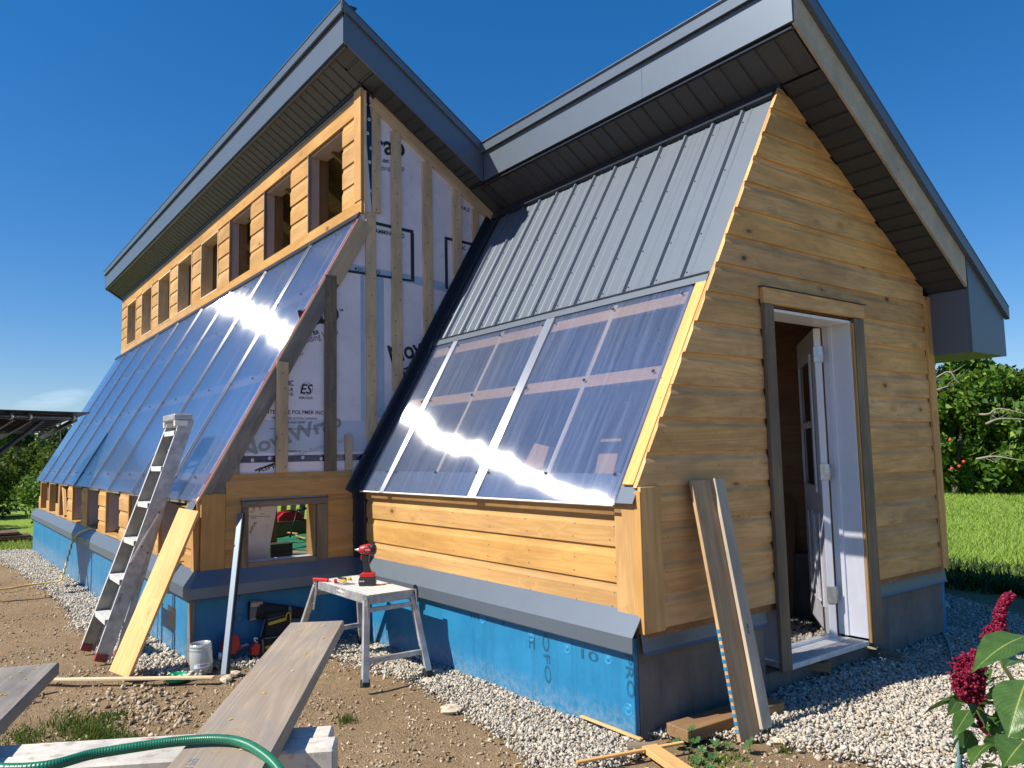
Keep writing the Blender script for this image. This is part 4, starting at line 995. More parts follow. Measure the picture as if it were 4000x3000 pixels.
def rock(x, y, s, label, mat='pebble', sd=0):
    random.seed(sd); v = IV*np.array([1.25, .95, .6])
    me = bpy.data.meshes.new('rock'); me.from_pydata([tuple(q*s) for q in v], [], [tuple(int(i) for i in f) for f in IF])
    bm = bmesh.new(); bm.from_mesh(me); bmesh.ops.subdivide_edges(bm, edges=bm.edges, cuts=1, use_grid_fill=True)
    for q in bm.verts: q.co += q.co.normalized()*s*.28*noise.noise(q.co/s*1.4+Vector((sd, 0, 0)))
    bm.to_mesh(me); bm.free(); me.materials.append(M_[mat])
    o = link(bpy.data.objects.new('rock', me), None, Matrix.Translation((x, y, gh(x, y)-.03+s*.35)) @ rot_z(sd)); tag(o, label, 'rock')
rock(-1.06, -.44, .055, 'rounded brown rock on the soil below the middle of the blue foundation', sd=1)
rock(-1.70, -.12, .05, 'smooth dark rock on the gravel behind the far right stool leg', sd=2)
rock(-1.60, -.27, .05, 'flat angular tan stone where the gravel meets the shaded blue foundation', sd=3)
rock(.39, .47, .036, 'blocky tan rock just right of the foot of the leaning boards', sd=4)
rock(.62, .43, .022, 'small white stone on the soil near the sunlit gravel edge', 'gravel', 5)
rock(-2.56, -1.20, .045, 'tan rock at the foot of the charcoal metal strip', sd=6)
rock(-2.68, -1.10, .034, 'flat brown rock beside the plastic jar', sd=7)
rock(-.55, 4.05, .13, 'big dark rock on the shaded gravel beyond the building corner', sd=8)
rock(-8.3, -1.45, .06, 'brown stone on the gravel strip below the yellow cord', sd=9)
rock(.45, .36, .018, 'small pale stone between the mallow weeds and the soil', 'gravel', 11)

chp = []
for k in range(150):
    x = random.uniform(-3.2, .6); y = random.uniform(-2.3, -.5) if random.random() < .6 else random.uniform(-1.2, .3)
    v, f = bxv(random.uniform(.008, .035), random.uniform(.003, .008), .002, .0004); Mx = Matrix.Translation((x, y, gh(x, y)-.026)) @ rot_z(random.random()*6.3) @ Matrix.Rotation(random.uniform(-.2, .2), 4, 'Y')
    if -.05 > x and y > -.05: continue
    chp.append(([Mx @ Vector(q) for q in v], f))
V, F = join(chp); stuff(mk('wood_chips', V, F, M_['pale']))
# ================================================================= grass, weeds
def blades(name, x, y, h, wd, mat, lean=.5, z=None):
    n = len(x); a = rng.uniform(0, 2*np.pi, n); dx, dy = np.cos(a), np.sin(a); l = rng.uniform(.1, lean, n)*h
    b = rng.uniform(0, 2*np.pi, n); z0 = (hz(x, y)-.032) if z is None else z
    V = np.zeros((n, 5, 3)); w2 = wd/2
    V[:, 0] = np.stack([x-dx*w2, y-dy*w2, z0], -1); V[:, 1] = np.stack([x+dx*w2, y+dy*w2, z0], -1)
    mx, my = x+np.cos(b)*l*.35, y+np.sin(b)*l*.35
    V[:, 2] = np.stack([mx+dx*w2*.8, my+dy*w2*.8, z0+h*.6], -1); V[:, 3] = np.stack([mx-dx*w2*.8, my-dy*w2*.8, z0+h*.6], -1)
    V[:, 4] = np.stack([x+np.cos(b)*l, y+np.sin(b)*l, z0+h*(1-.25*l/h)], -1)
    i = (np.arange(n)*5)[:, None]
    F = np.concatenate([i+np.array([[0, 1, 2]]), i+np.array([[0, 2, 3]]), i+np.array([[3, 2, 4]])], 0)
    return stuff(npmesh(name, V.reshape(-1, 3), F, mat))
# lawn seen past the back corner: wedge away from the camera
t = rng.random(60000)**1.3; yv = 5.6+t*18; xc = -.75-(yv-5.5)*.435; xv = xc+rng.uniform(-1.6, 1.8, len(t))*(.5+t)
zv = np.array([ZG(a)-.03 for a in xv]); hh = rng.uniform(.05, .13, len(t))*(1+.8*t)
blades('lawn', xv, yv, hh, .008+.012*t, M_['grass'], .9, zv)
x = rng.uniform(-17, -14, 6000); y = rng.uniform(-3.2, .5, 6000); blades('grass_patch', x, y, rng.uniform(.04, .12, 6000), np.full(6000, .012), M_['grass'], .9, np.array([ZG(a)-.03 for a in x]))
gx_, gy_, gs = [], [], []
for cx, cy, sx, sy, n in ((-1.80, -2.00, .16, .05, 900), (-2.02, -2.06, .10, .06, 380), (-2.25, -2.10, .14, .07, 420), (-2.16, -2.34, .10, .05, 240), (-1.72, -1.93, .07, .04, 350), (-2.25, -1.92, .05, .05, 250), (-1.3, -.95, .03, .03, 80), (.48, .38, .02, .02, 40), (1.0, .45, .08, .05, 120)):
    gx_.append(rng.normal(cx, sx, n)); gy_.append(rng.normal(cy, sy, n)); gs.append(rng.uniform(.02, .06, n))
x, y = np.concatenate(gx_), np.concatenate(gy_); blades('weed_grass', x, y, np.concatenate(gs), np.full(len(x), .006), M_['leafolive'], 1.3)
# dark low growth in the building's shadow
x = rng.uniform(-2.6, .2, 2600); y = rng.uniform(5.2, 6.6, 2600); blades('shaded_weeds', x, y, rng.uniform(.05, .22, 2600), np.full(2600, .02), M_['leafdark'], 1.1, np.full(2600, -.04))

# ================================================================= trees
def leafcards(C_, R_, n, size, elong=1.6):
    """n leaf faces spread through blobs (centres C_, radii R_), returned as arrays"""
    m = len(C_); k = rng.choice(m, n, p=(R_**2)/np.sum(R_**2)); u = rng.normal(size=(n, 3)); u /= np.linalg.norm(u, axis=1)[:, None]
    r = (rng.random(n)**.45)*R_[k]; p = C_[k]+u*r[:, None]*np.array([1, 1, .85])
    q = rotm(n); s = size*rng.uniform(.6, 1.35, n); a = q[:, :, 0]*s[:, None]*elong/2; b = q[:, :, 1]*s[:, None]/2; c = q[:, :, 2]*s[:, None]*.15
    V = np.stack([p-a, p+b*.9+c, p+a, p-b*.9+c], 1); return V
def tree(name, label, x, y, h, r, nl, ls, mat, shape='round', group=None, base=None, sd=0, lowskirt=.1):
    r_ = np.random.default_rng(sd+5); z0 = ZG(x)-.04
    t_ = thing(name, label, 'tree' if 'shrub' not in name else 'shrub', (x, y, z0), group)
    parts = [tubev(spline([(x, y, z0), (x+.05*h*r_.normal(), y, z0+h*.3), (x+.04*h*r_.normal(), y+.03*h, z0+h*.6), (x, y, z0+h*.93)], 4), lambda i: max(.02, h*.028*(1-i/13)), 8)]
    C_, R_ = [], []
    nb = 46 if shape == 'round' else 60
    for k in range(nb):
        if shape == 'round':
            u = r_.normal(size=3); u /= np.linalg.norm(u); q = r_.random()**.4
            c = np.array([x, y, z0+h*.47])+u*np.array([r, r, h*.5])*q*.88; rad = r*r_.uniform(.18, .36)
        else:
            f = r_.random()**.8; zz = z0+h*(.08+.9*f); rr_ = r*(1-f)**.8*r_.uniform(.3, 1.); an = r_.uniform(0, 6.28)
            c = np.array([x+math.cos(an)*rr_, y+math.sin(an)*rr_, zz-.1*rr_]); rad = max(.12, r*.30*(1.15-f))
        c[2] = max(c[2], z0+rad*.7); C_.append(c); R_.append(rad)
        if k % 3 == 0:
            st = Vector((x, y, z0+(c[2]-z0)*.55)); parts.append(tubev([st, st.lerp(Vector(c), .5)+Vector((0, 0, .04*h)), Vector(c)], lambda i: h*.009*(1-i*.3), 5))
    V, F = join(parts); mk('trunk', V, F, M_['bark'], t_, Matrix.Translation((x, y, z0)), True)
    V = leafcards(np.array(C_), np.array(R_), nl, ls); n = len(V)
    V = V.reshape(-1, 3); i = (np.arange(n)*4)[:, None]
    F = np.concatenate([i+np.array([[0, 1, 3]]), i+np.array([[1, 2, 3]])], 0)
    o = npmesh('crown', V, F, M_[mat]); o.parent = t_; o.matrix_basis = Matrix.Translation((-x, -y, -z0)); return t_
tree('apple_tree', 'bushy apple tree with red apples just right of the building corner', -7.55, 20.6, 4.9, 1.9, 12000, .14, 'leaf', sd=1)
t2 = tree('apple_tree', 'shorter leafy apple tree at the right edge of the photo', -5.4, 20.9, 4.1, 1.6, 8500, .14, 'leaf', sd=2)
tree('apple_tree', 'leafy tree half hidden by the back corner of the building', -9.6, 20.8, 4.6, 1.7, 12000, .085, 'leafolive', sd=3)
tree('spruce_tree', 'tall dark conifer rising behind the apple trees', -5.3, 27, 6.3, 2.0, 12000, .13, 'leafdark', 'cone', sd=4)
tree('spruce_tree', 'dark conifer behind the eave box at the building corner', -11.2, 30, 6.2, 2.2, 10000, .14, 'leafdark', 'cone', sd=5)
tree('spruce_tree', 'dark round conifer between the two apple trees', -7.2, 25.5, 4.2, 2.2, 10000, .12, 'leafdark', 'round', sd=6)
for i, (x, y, z) in enumerate(((-6.62, 18.95, .72), (-6.49, 19.0, .84), (-6.58, 18.95, 1.44), (-7.6, 18.75, .25), (-6.75, 18.9, .66), (-7.9, 18.8, 1.5))):
    pass
tr_ap = [o for o in col.objects if o.name.startswith('apple_tree')][0]
for (x, y, z) in ((-6.78, 19.25, .80), (-6.68, 19.3, .92), (-6.9, 19.1, 1.5), (-7.7, 18.95, .35), (-6.95, 19.2, .74), (-7.9, 18.85, 1.5), (-7.3, 18.9, 1.9), (-7.1, 18.9, 1.1)):
    lathe('apple', [(.0, -.045), (.03, -.038), (.045, -.01), (.044, .015), (.028, .036), (.0, .03)], Matrix.Translation((x, y, z)), M_['apple'], tr_ap, 10)
def deadbranch(label, mains, seed):
    r_ = random.Random(seed); db = thing('dead_branch', label, 'branch', mains[0][0])
    for pts in mains:
        sp_ = spline(pts, 5); n_ = len(sp_); tube('branch', sp_, lambda k: .034*(1-k/n_)+.006, M_['deadwood'], db, 6)
        for q in range(9):
            k = r_.randrange(2, n_-1); p_ = sp_[k]; d_ = Vector((r_.uniform(-.2, .9), r_.uniform(-.5, .3), r_.uniform(-.5, .7)))*r_.uniform(.25, .6)
            tube('twig', [p_, p_+d_*.5+Vector((0, 0, r_.uniform(-.06, .06))), p_+d_], lambda k: .011-.0035*k, M_['deadwood'], db, 4)
deadbranch('bare grey branches sticking out of the apple tree beside the building', (((-7.7, 19.3, 3.05), (-7.2, 19.15, 3.2), (-6.8, 19.1, 3.34), (-6.62, 19.1, 3.05)), ((-7.7, 19.3, 2.75), (-7.1, 19.15, 2.9), (-6.7, 19.1, 2.98))), 3)
deadbranch('pale bare branches crossing the trees at the right edge', (((-6.5, 19.4, 2.2), (-6.0, 19.3, 2.15), (-5.7, 19.25, 2.28), (-5.1, 19.3, 2.1)), ((-6.1, 19.4, 1.9), (-5.7, 19.3, 2.02), (-5.0, 19.3, 1.95)), ((-6.4, 19.4, .98), (-5.9, 19.25, 1.05), (-5.3, 19.2, .95))), 5)
# left horizon
for i, (x, y, h, r, nl, ls, mt, sh, lab) in enumerate((
    (-27, -1.9, 2.5, 1.9, 9000, .085, 'leafolive', 'round', 'dense green shrub at the left edge below the tilted rack'),
    (-26, .9, 2.7, 1.7, 9000, .085, 'leafolive', 'round', 'leafy shrub directly behind the far corner of the greenhouse'),
    (-34, 2.7, 3.7, 1.5, 7000, .10, 'leaf', 'cone', 'pointed green tree rising just left of the glazing'),
    (-31, -3.6, 2.9, 1.9, 8000, .10, 'leafolive', 'round', 'broad green shrub at the far left of the photo'),
    (-40, -.9, 4.3, 1.6, 6000, .12, 'leafolive', 'cone', 'tall leafy tree at the left edge against the sky'),
    (-58, 1.5, 5.1, 1.2, 3000, .16, 'leafdark', 'round', 'small dark pine on the left horizon, leftmost of the pair'),
    (-58, 4.0, 5.2, 1.7, 4000, .16, 'leafdark', 'round', 'round dark pine on the left horizon, right of the pair'),
    (-60, 9.0, 4.5, 2.6, 5000, .18, 'leafdark', 'round', 'low dark tree on the horizon behind the pointed tree'),
    (-22.5, .0, 1.5, 1.3, 5000, .07, 'leaf', 'round', 'low bright green bush above the stacked lumber'),
    (-22, -2.6, 1.4, 1.3, 5000, .07, 'leaf', 'round', 'low green bush at the left edge behind the stacked lumber'))):
    tree('shrub' if 'shrub' in lab or 'bush' in lab else 'tree', lab, x, y, h, r, nl, ls, mt, sh, sd=20+i)
x = rng.uniform(-95, -62, 3000); y = rng.uniform(-14, 24, 3000)
wl = leafcards(np.stack([x[:160], y[:160], np.full(160, .9)+rng.uniform(0, 2.6, 160)], -1), np.full(160, 2.4), 16000, .35)
n = len(wl); i = (np.arange(n)*4)[:, None]
struct(stuff(npmesh('distant_wood', wl.reshape(-1, 3), np.concatenate([i+np.array([[0, 1, 3]]), i+np.array([[1, 2, 3]])], 0), M_['leafdark'])))['kind'] = 'stuff'
x = rng.uniform(-60, 40, 3000); y = rng.uniform(45, 60, 3000)
wl = leafcards(np.stack([x[:200], y[:200], rng.uniform(0, 4.2, 200)], -1), np.full(200, 2.6), 22000, .32)
n = len(wl); i = (np.arange(n)*4)[:, None]
stuff(npmesh('distant_wood', wl.reshape(-1, 3), np.concatenate([i+np.array([[0, 1, 3]]), i+np.array([[1, 2, 3]])], 0), M_['leafdark']))

# ================================================================= aluminium stepladder
lad = thing('stepladder', 'folded aluminium stepladder with dark red feet leaning on the sloping glazing', 'ladder', (-3.8, -1.8, -.04))
FL, FR = Vector((-4.07, -1.83, -.045)), Vector((-3.61, -1.80, -.04)); TLp, TRp = Vector((-3.96, -1.265, 1.67)), Vector((-3.635, -1.24, 1.69))
axu = (TRp-FR).normalized()
dep = Vector((0, .96, -.27))    # depth of the rail, towards the wall
for a, b, nm in ((FL, TLp, 'rail'), (FR, TRp, 'rail')):
    f = (b-a); ex = f.normalized(); s = -1 if a is FL else 1
    board(nm, a+Vector((0, .048, 0)), b+Vector((0, .048, 0)), dep, .104, .005, M_['alu' if s > 0 else 'aludark'], lad, .001)
    for o in (-.049, .049): board('rail_flange', a+Vector((-.012*s, .048, 0))+dep*o, b+Vector((-.012*s, .048, 0))+dep*o, (1, 0, 0), .024, .004, M_['alulight' if o < 0 else 'alu'], lad, .001)
for k in range(6):
    f = .165+.158*k; a = FL.lerp(TLp, f); b = FR.lerp(TRp, f)
    tr_ = box('tread', (a.x+.006, b.x-.006), (a.y+.0, a.y+.096), (a.z-.002, a.z+.003), M_['alulight'], lad)
    box('tread_lip', (a.x+.006, b.x-.006), (a.y-.003, a.y+.002), (a.z-.035, a.z+.003), M_['alulight'], tr_, .001)
cp = box('top_cap', (TLp.x-.02, TRp.x+.02), (-1.30, -1.16), (1.675, 1.725), M_['alu'], lad, .006)
for s in (-1, 1): box('cap_bracket', (TRp.x-.012 if s > 0 else TLp.x-.028, TRp.x+.028 if s > 0 else TLp.x+.012), (-1.295, -1.2), (1.63, 1.674), M_['alulight'], cp)
RL, RR = Vector((-4.20, -1.69, -.045)), Vector((-3.67, -1.64, -.04)); TL2, TR2 = Vector((-3.99, -1.20, 1.68)), Vector((-3.665, -1.18, 1.70))
for a, b in ((RL, TL2), (RR, TR2)):
    board('rear_leg', a, b, dep, .048, .018, M_['alu'], lad)
for f in (.12, .36, .62, .86): 
    a, b = RL.lerp(TL2, f), RR.lerp(TR2, f); board('rear_brace', a, b, (0, 0, 1), .03, .008, M_['alu'], lad, .001)
for p_, c in ((FL, 0), (FR, 0), (RL, 1), (RR, 1)):
    w_ = .085 if not c else .055
    M = frame(axu, dep, p_+axu*.022+Vector((0, .035 if not c else 0, 0))); obox('foot', M, .055, .030, w_, M_['darkred'], lad, .004)
a, b = FR.lerp(TRp, .56)+Vector((.012, .02, 0)), FR.lerp(TRp, .40)+Vector((.012, .0, 0))
board('spreader', FR.lerp(TRp, .585)+Vector((.010, .075, 0)), FR.lerp(TRp, .385)+Vector((.012, -.0, 0)), (0, 1, 0), .014, .003, M_['alulight'], lad, .001)
for f, o in ((.59, .07), (.385, .0), (.45, .03), (.42, .09)):
    lathe('rivet', [(0, .004), (.006, .003), (.008, 0)], frame((0, 1, 0), (1, 0, 0), FR.lerp(TRp, f)+Vector((.004, .01+o, 0))), M_['screw'], lad, 10)
text('lettering', 'TYPE II', frame(axu, Vector((1, 0, 0)), FR.lerp(TRp, .22)+Vector((.0035, .03, 0))), .07, .016, M_['lettering'], lad)

# ================================================================= planks, strips and boards about the corner
ml = lambda M: M
p0, p1 = Vector((-3.055, -1.735, -.035)), Vector((-3.135, -1.295, 1.015))
lp = board('leaning_plank', p0+Vector((0, 0, .01)), p1, (1, .45, 0), .215, .022, M_['fresh'], None); tag(lp, 'bright yellow pine plank leaning on the building corner beside the stepladder', 'plank')
gs_ = thing('metal_strip', 'charcoal folded metal strip propped upright against the side wall by the jar', 'metal strip', (-2.6, -1.19, -.03))
a, b = Vector((-2.62, -1.20, -.03)), Vector((-3.06, -.965, .975))
exs = (b-a).normalized()
board('face', a, b, Vector((1, .1, 0)).cross(exs).cross(exs)*-1 if 0 else (.75, .66, 0), .036, .002, M_['trim'], gs_, .0005)
board('return', a+Vector((.017, .024, 0)), b+Vector((.017, .024, 0)), (.66, -.75, 0), .030, .002, M_['dark'], gs_, .0005)
lat = board('lath', (-3.33, -2.21, -.028), (-2.55, -1.28, -.018), (-.77, .64, 0), .045, .012, M_['pale'], None, .001); tag(lat, 'long pale wooden lath lying on the soil in front of the leaning plank', 'lath')
# jar, lid
jz = gh(-2.86, -1.27)-.02
jar = thing('plastic_jar', 'frosted open plastic jar of roofing screws standing by the foundation corner', 'jar', (-2.86, -1.27, jz))
JM = Matrix.Translation((-2.86, -1.27, jz)) @ Matrix.Rotation(R(3), 4, 'X')
lathe('body', [(.0, .002), (.058, .002), (.070, .016), (.072, .06), (.072, .145), (.068, .158), (.068, .164), (.071, .167), (.071, .173), (.067, .176), (.067, .184), (.070, .187), (.070, .192), (.066, .195), (.066, .205), (.063, .205), (.063, .16), (.069, .14), (.068, .02), (.0, .006)], JM, M_['jar'], jar, 32)
lb = []
for k in range(9):
    an = R(8+k*11); lb.append(JM @ Vector((math.cos(an-R(62))*.0728, math.sin(an-R(62))*.0728, .055)))
Vj = [p for p in lb]+[p+Vector((0, 0, .032)) for p in lb]; mk('label', Vj, [[i, i+1, 10+i, 9+i] for i in range(8)], M_['white'], jar, JM, recalc=False)
text('lettering', 'Roofing Screws', frame(lb[6]-lb[2], (lb[4]-JM.translation).cross(Vector((0, 0, 1))).cross(Vector((0, 0, -1))) if 0 else (lb[4]-Vector((JM.translation.x, JM.translation.y, lb[4].z))), lb[2]+(lb[4]-Vector((JM.translation.x, JM.translation.y, lb[4].z)))*.08+Vector((0, 0, .010))), .062, .013, M_['lettering'], jar, .01)
n = 160; a = rng.uniform(0, 6.28, n); r_ = .06*rng.random(n)**.5; P_ = np.stack([-2.86+r_*np.cos(a), -1.27+r_*np.sin(a), jz+.012+rng.random(n)*.055*(1-.4*np.cos(a))], -1)
scs = []
for q in P_[:110]:
    dv = Vector(rng.normal(size=3)).normalized()*.016; scs.append(tubev([Vector(q)-dv, Vector(q)+dv], .0022, 4))
V, F = join(scs); stuff(mk('screws', V, F, M_['screw'], jar))
ld = lathe('jar_lid', [(.0, .004), (.066, .004), (.069, .0), (.073, .004), (.073, .022), (.070, .024), (.069, .008), (.0, .006)], Matrix.Translation((-2.80, -1.44, gh(-2.8, -1.44)-.012)) @ Matrix.Rotation(R(7), 4, 'Y'), M_['greenplastic'], None, 32); tag(ld, 'round green jar lid lying upturned on the gravel by the leaning plank', 'lid')

# ================================================================= tool belt and tools in the shade
bt = thing('tool_belt', 'black canvas tool belt with yellow trim hung against the shaded blue wall', 'tool belt', (-3.0, -.75, -.02))
def slab(name, poly, x0, x1, mat, parent, c=0):   # outline in (y,z), thickness along x, softened
    o = prism(name, poly, 'x', x0, x1, mat, parent, Matrix.Translation((x0, poly[0][0], poly[0][1])))
    md = o.modifiers.new('soft', 'BEVEL'); md.width = .008; md.segments = 2; return o
belt = []
for k in range(15):
    f = k/14; y = -.895+f*.43; belt.append((y, .335-.10*f**2-.02*math.sin(f*3), .135-.055*f))
Vb = []; 
for y, zt_, hh_ in belt:
    bul = .035*math.sin((y+.895)/.43*math.pi)
    Vb += [(X1+.02, y, zt_), (X1+.05+bul, y, zt_-.01), (X1+.055+bul, y, zt_-hh_+.01), (X1+.02, y, zt_-hh_)]
Fb = [[i*4+j, i*4+(j+1) % 4, i*4+4+(j+1) % 4, i*4+4+j] for i in range(14) for j in range(4)] + [[0, 1, 2, 3], [56, 57, 58, 59]]
mk('waist_belt', Vb, Fb, M_['fabric'], bt, Matrix.Translation((X1, -.9, .3)), True)
slab('belt_end', [(-.898, .215), (-.80, .215), (-.795, .335), (-.890, .345)], X1+.05, X1+.064, M_['greyfab'], bt)
slab('belt_stripe', [(-.892, .300), (-.808, .300), (-.806, .325), (-.889, .331)], X1+.0645, X1+.067, M_['tan'], bt)
slab('keeper', [(-.812, .228), (-.790, .228), (-.780, .325), (-.800, .328)], X1+.066, X1+.074, M_['fabric'], bt)
slab('belt_lining', [(-.897, .205), (-.80, .208), (-.80, .222), (-.897, .220)], X1+.052, X1+.066, M_['tan'], bt)
slab('pouch', [(-.835, -.0), (-.62, -.0), (-.60, .12), (-.63, .24), (-.79, .25), (-.80, .12)], X1+.045, X1+.13, M_['fabric'], bt)
slab('pocket', [(-.83, -.01), (-.64, -.01), (-.63, .085), (-.82, .095)], X1+.13, X1+.165, M_['fabric'], bt)
slab('trim_band', [(-.785, .165), (-.65, .185), (-.65, .208), (-.785, .188)], X1+.1305, X1+.134, M_['yellow'], bt)
slab('trim_band', [(-.82, .010), (-.70, .022), (-.70, .045), (-.82, .032)], X1+.1655, X1+.169, M_['yellow'], bt)
slab('binding', [(-.79, .206), (-.64, .222), (-.64, .226), (-.79, .211)], X1+.1305, X1+.133, M_['greyfab'], bt)
slab('binding', [(-.825, .082), (-.66, .078), (-.66, .085), (-.825, .091)], X1+.1655, X1+.168, M_['greyfab'], bt)
tube('loop', spline([(X1+.14, -.660, .20), (X1+.16, -.655, .24), (X1+.16, -.635, .235), (X1+.155, -.63, .20), (X1+.14, -.625, .17)], 5), .005, M_['yellow'], bt)
tube('strap', spline([(X1+.10, -.80, .21), (X1+.11, -.815, .16), (X1+.12, -.835, .11), (X1+.12, -.83, .09)], 5), .004, M_['greyfab'], bt)
slab('clasp', [(-.628, .20), (-.60, .19), (-.595, .27), (-.620, .28)], X1+.085, X1+.10, M_['greyfab'], bt)
# tape measure + hammer in the pouch front
tm = thing('tape_measure', 'red and black tape measure clipped low on the black tool belt', 'tape measure', (X1+.20, -.87, .0))
slab('case', [(-.925, -.01), (-.87, -.03), (-.86, .06), (-.90, .075), (-.93, .045)], X1+.155, X1+.20, M_['red'], tm); slab('grip', [(-.93, -.05), (-.87, -.06), (-.865, -.028), (-.925, -.012)], X1+.16, X1+.198, M_['black'], tm)
tube('clip', spline([(X1+.18, -.875, .095), (X1+.18, -.90, .105), (X1+.18, -.895, .08), (X1+.18, -.875, .07)], 4), .006, M_['zinc'], tm)
hm = thing('hammer', 'hammer with a wooden handle standing in the front of the tool belt', 'hammer', (X1+.2, -.84, -.03))
tube('handle', [(X1+.19, -.838, -.06), (X1+.185, -.845, .09)], .010, M_['casing'], hm); tube('head', [(X1+.16, -.845, -.052), (X1+.23, -.835, -.058)], .014, M_['zinc'], hm, 10)
ho = lathe('holster_ring', [(.0, -.03), (.032, -.03), (.036, .0), (.032, .0), (.028, -.026)], Matrix.Translation((X1+.22, -.84, -.015)), M_['black'], hm, 20)
# red cordless tool behind the strip
ct = thing('cordless_saw', 'red and black cordless tool in shadow behind the charcoal metal strip', 'power tool', (-2.98, -1.05, -.04))
slab('body', [(-1.11, .03), (-1.02, .0), (-.985, .06), (-1.0, .13), (-1.04, .15), (-1.09, .11)], -3.03, -2.95, M_['red'], ct); slab('battery', [(-1.12, -.09), (-1.05, -.095), (-1.04, .01), (-1.11, .03)], -3.03, -2.95, M_['black'], ct)
slab('trigger_guard', [(-1.0, .02), (-.955, .035), (-.94, .015), (-.96, .045), (-.99, .055)], -2.995, -2.98, M_['red'], ct); slab('shoe', [(-.98, .055), (-.925, .06), (-.905, .04), (-.975, .04)], -3.0, -2.975, M_['alu'], ct)
tube('bit', [(-2.97, -1.115, .03), (-2.97, -1.12, -.02)], .014, M_['alulight'], ct)

# ================================================================= step stool (work platform)
st = thing('step_stool', 'folding aluminium work platform with ribbed top standing in front of the blue foundation', 'step stool', (-2.2, -.4, 0))
ax = Vector((-.985, .02, 0)).normalized()      # long direction of the platform
c00, c10, c11, c01 = Vector((-1.82, -.565, .5)), Vector((-2.56, -.565, .5)), Vector((-2.66, -.24, .5)), Vector((-1.79, -.26, .5))
c10 = Vector((-2.62, -.57, .5)); c11 = Vector((-2.62, -.25, .5)); c01 = Vector((-1.80, -.25, .5)); c00 = Vector((-1.80, -.57, .5))
for k in range(7):
    y0 = -.566+k*.0452; box('deck_slat', (-2.615, -1.805), (y0, y0+.0425), (.492, .503), M_['alulight'], st)
box('side_rail', (-2.62, -1.80), (-.576, -.5675), (.448, .504), M_['alu'], st); box('side_rail', (-2.62, -1.80), (-.2525, -.244), (.448, .504), M_['alu'], st)
box('end_rail', (-1.8045, -1.796), (-.5665, -.2535), (.448, .5045), M_['alu'], st); box('end_rail', (-2.624, -2.6155), (-.5665, -.2535), (.448, .5045), M_['alu'], st)
lg = {}
for nm, top, ft in (('nn', (-1.815, -.572, .47), (-1.665, -.655, -.0)), ('nf', (-1.815, -.248, .47), (-1.64, -.235, -.0)), ('fn', (-2.605, -.572, .47), (-2.78, -.66, -.02)), ('ff', (-2.605, -.248, .47), (-2.80, -.13, -.02))):
    top, ft = Vector(top), Vector(ft); lg[nm] = (top, ft)
    l_ = board('leg', ft+Vector((0, 0, .02)), top, (0, 1, 0), .042, .026, M_['alu'], st, .002)
    obox('foot', frame(top-ft, (0, 1, 0), ft+(top-ft).normalized()*.018), .048, .036, .052, M_['black'], l_, .004)
for a, b in (('nn', 'nf'), ('fn', 'ff')):
    for f in (.28, .88):
        pa, pb = lg[a][1].lerp(lg[a][0], f+.0), lg[b][1].lerp(lg[b][0], f); board('rung', pa, pb, (0, 0, 1), .032 if f < .5 else .026, .022, M_['alu'], st)
    pa = lg[a][1].lerp(lg[a][0], .29).lerp(lg[b][1].lerp(lg[b][0], .29), .25); pb = lg[b][1].lerp(lg[b][0], .29).lerp(lg[a][1].lerp(lg[a][0], .29), .25)
    for q, s in ((pa, a), (pb, b)): board('strut', q, lg[s][1].lerp(lg[s][0], .16), (1, 0, 0), .014, .003, M_['alu'], st, .001)
for (x, y, s) in ((-1.80, -.583, 1), (-2.60, -.583, 1), (-1.80, -.238, -1), (-2.60, -.238, -1)):
    br = prism('hinge_bracket', [(x-.035, .505), (x+.022, .505), (x+.030, .43), (x+.040, .30), (x+.012, .30), (x-.035, .44)] if x > -2 else [(x-.022, .505), (x+.035, .505), (x+.035, .44), (x-.012, .30), (x-.040, .30), (x-.030, .43)], 'y', y, y-.003*s, M_['zinc'], st)
    for dx, dz in ((0, .48), (.005, .44), (.015, .34)): lathe('rivet', [(0, -.004*1), (.006, -.003), (.008, 0)], frame((1, 0, 0), (0, s, 0), (x+(dx if x > -2 else -dx), y-.004*s, dz)), M_['screw'], br, 8)
text('lettering', 'Mastercraft', frame((1, 0, 0), (0, -1, 0), (-2.245, -.5765, .460)), .115, .022, M_['lettering'], st, .01)
prism('emblem', [(-2.25, .456), (-2.125, .456), (-2.125, .486), (-2.16, .486), (-2.187, .500), (-2.214, .486), (-2.25, .486)], 'y', -.5762, -.5765, M_['alulight'], st)

# impact driver on the stool
dr = thing('impact_driver', 'red and black cordless impact driver standing upright on the ribbed stool top', 'power tool', (-2.16, -.40, .503))
dv = Vector((-.60, -.80, 0)).normalized()        # the way the nose points (to the left in the picture)
dn2 = Vector((.80, -.60, 0))
dc = Vector((-2.15, -.40, .503))
def dM(o=(0, 0, 0)): return frame(dv, (0, 0, 1), dc+dv*o[0]+dn2.cross(Vector((0,0,0))) + Vector((0, 0, o[2])) + dn2*o[1])
def dpro(name, poly, th_, mat, off=0.):
    V = [dc+dv*a+Vector((0, 0, b))+dn2*(off-th_/2) for a, b in poly]+[dc+dv*a+Vector((0, 0, b))+dn2*(off+th_/2) for a, b in poly]; n = len(poly)
    o = mk(name, V, [list(range(n))[::-1], list(range(n, 2*n))]+[[i, (i+1) % n, n+(i+1) % n, n+i] for i in range(n)], mat, dr, frame(dv, (0, 0, 1), dc))
    md = o.modifiers.new('soft', 'BEVEL'); md.width = .006; md.segments = 2; return o
bat = dpro('battery', [(-.055, .0), (.050, .0), (.055, .02), (.052, .055), (-.055, .055), (-.058, .02)], .066, M_['black'])
dpro('battery_clip', [(-.052, .056), (.050, .056), (.045, .078), (.03, .088), (-.045, .088), (-.055, .075)], .060, M_['red'])
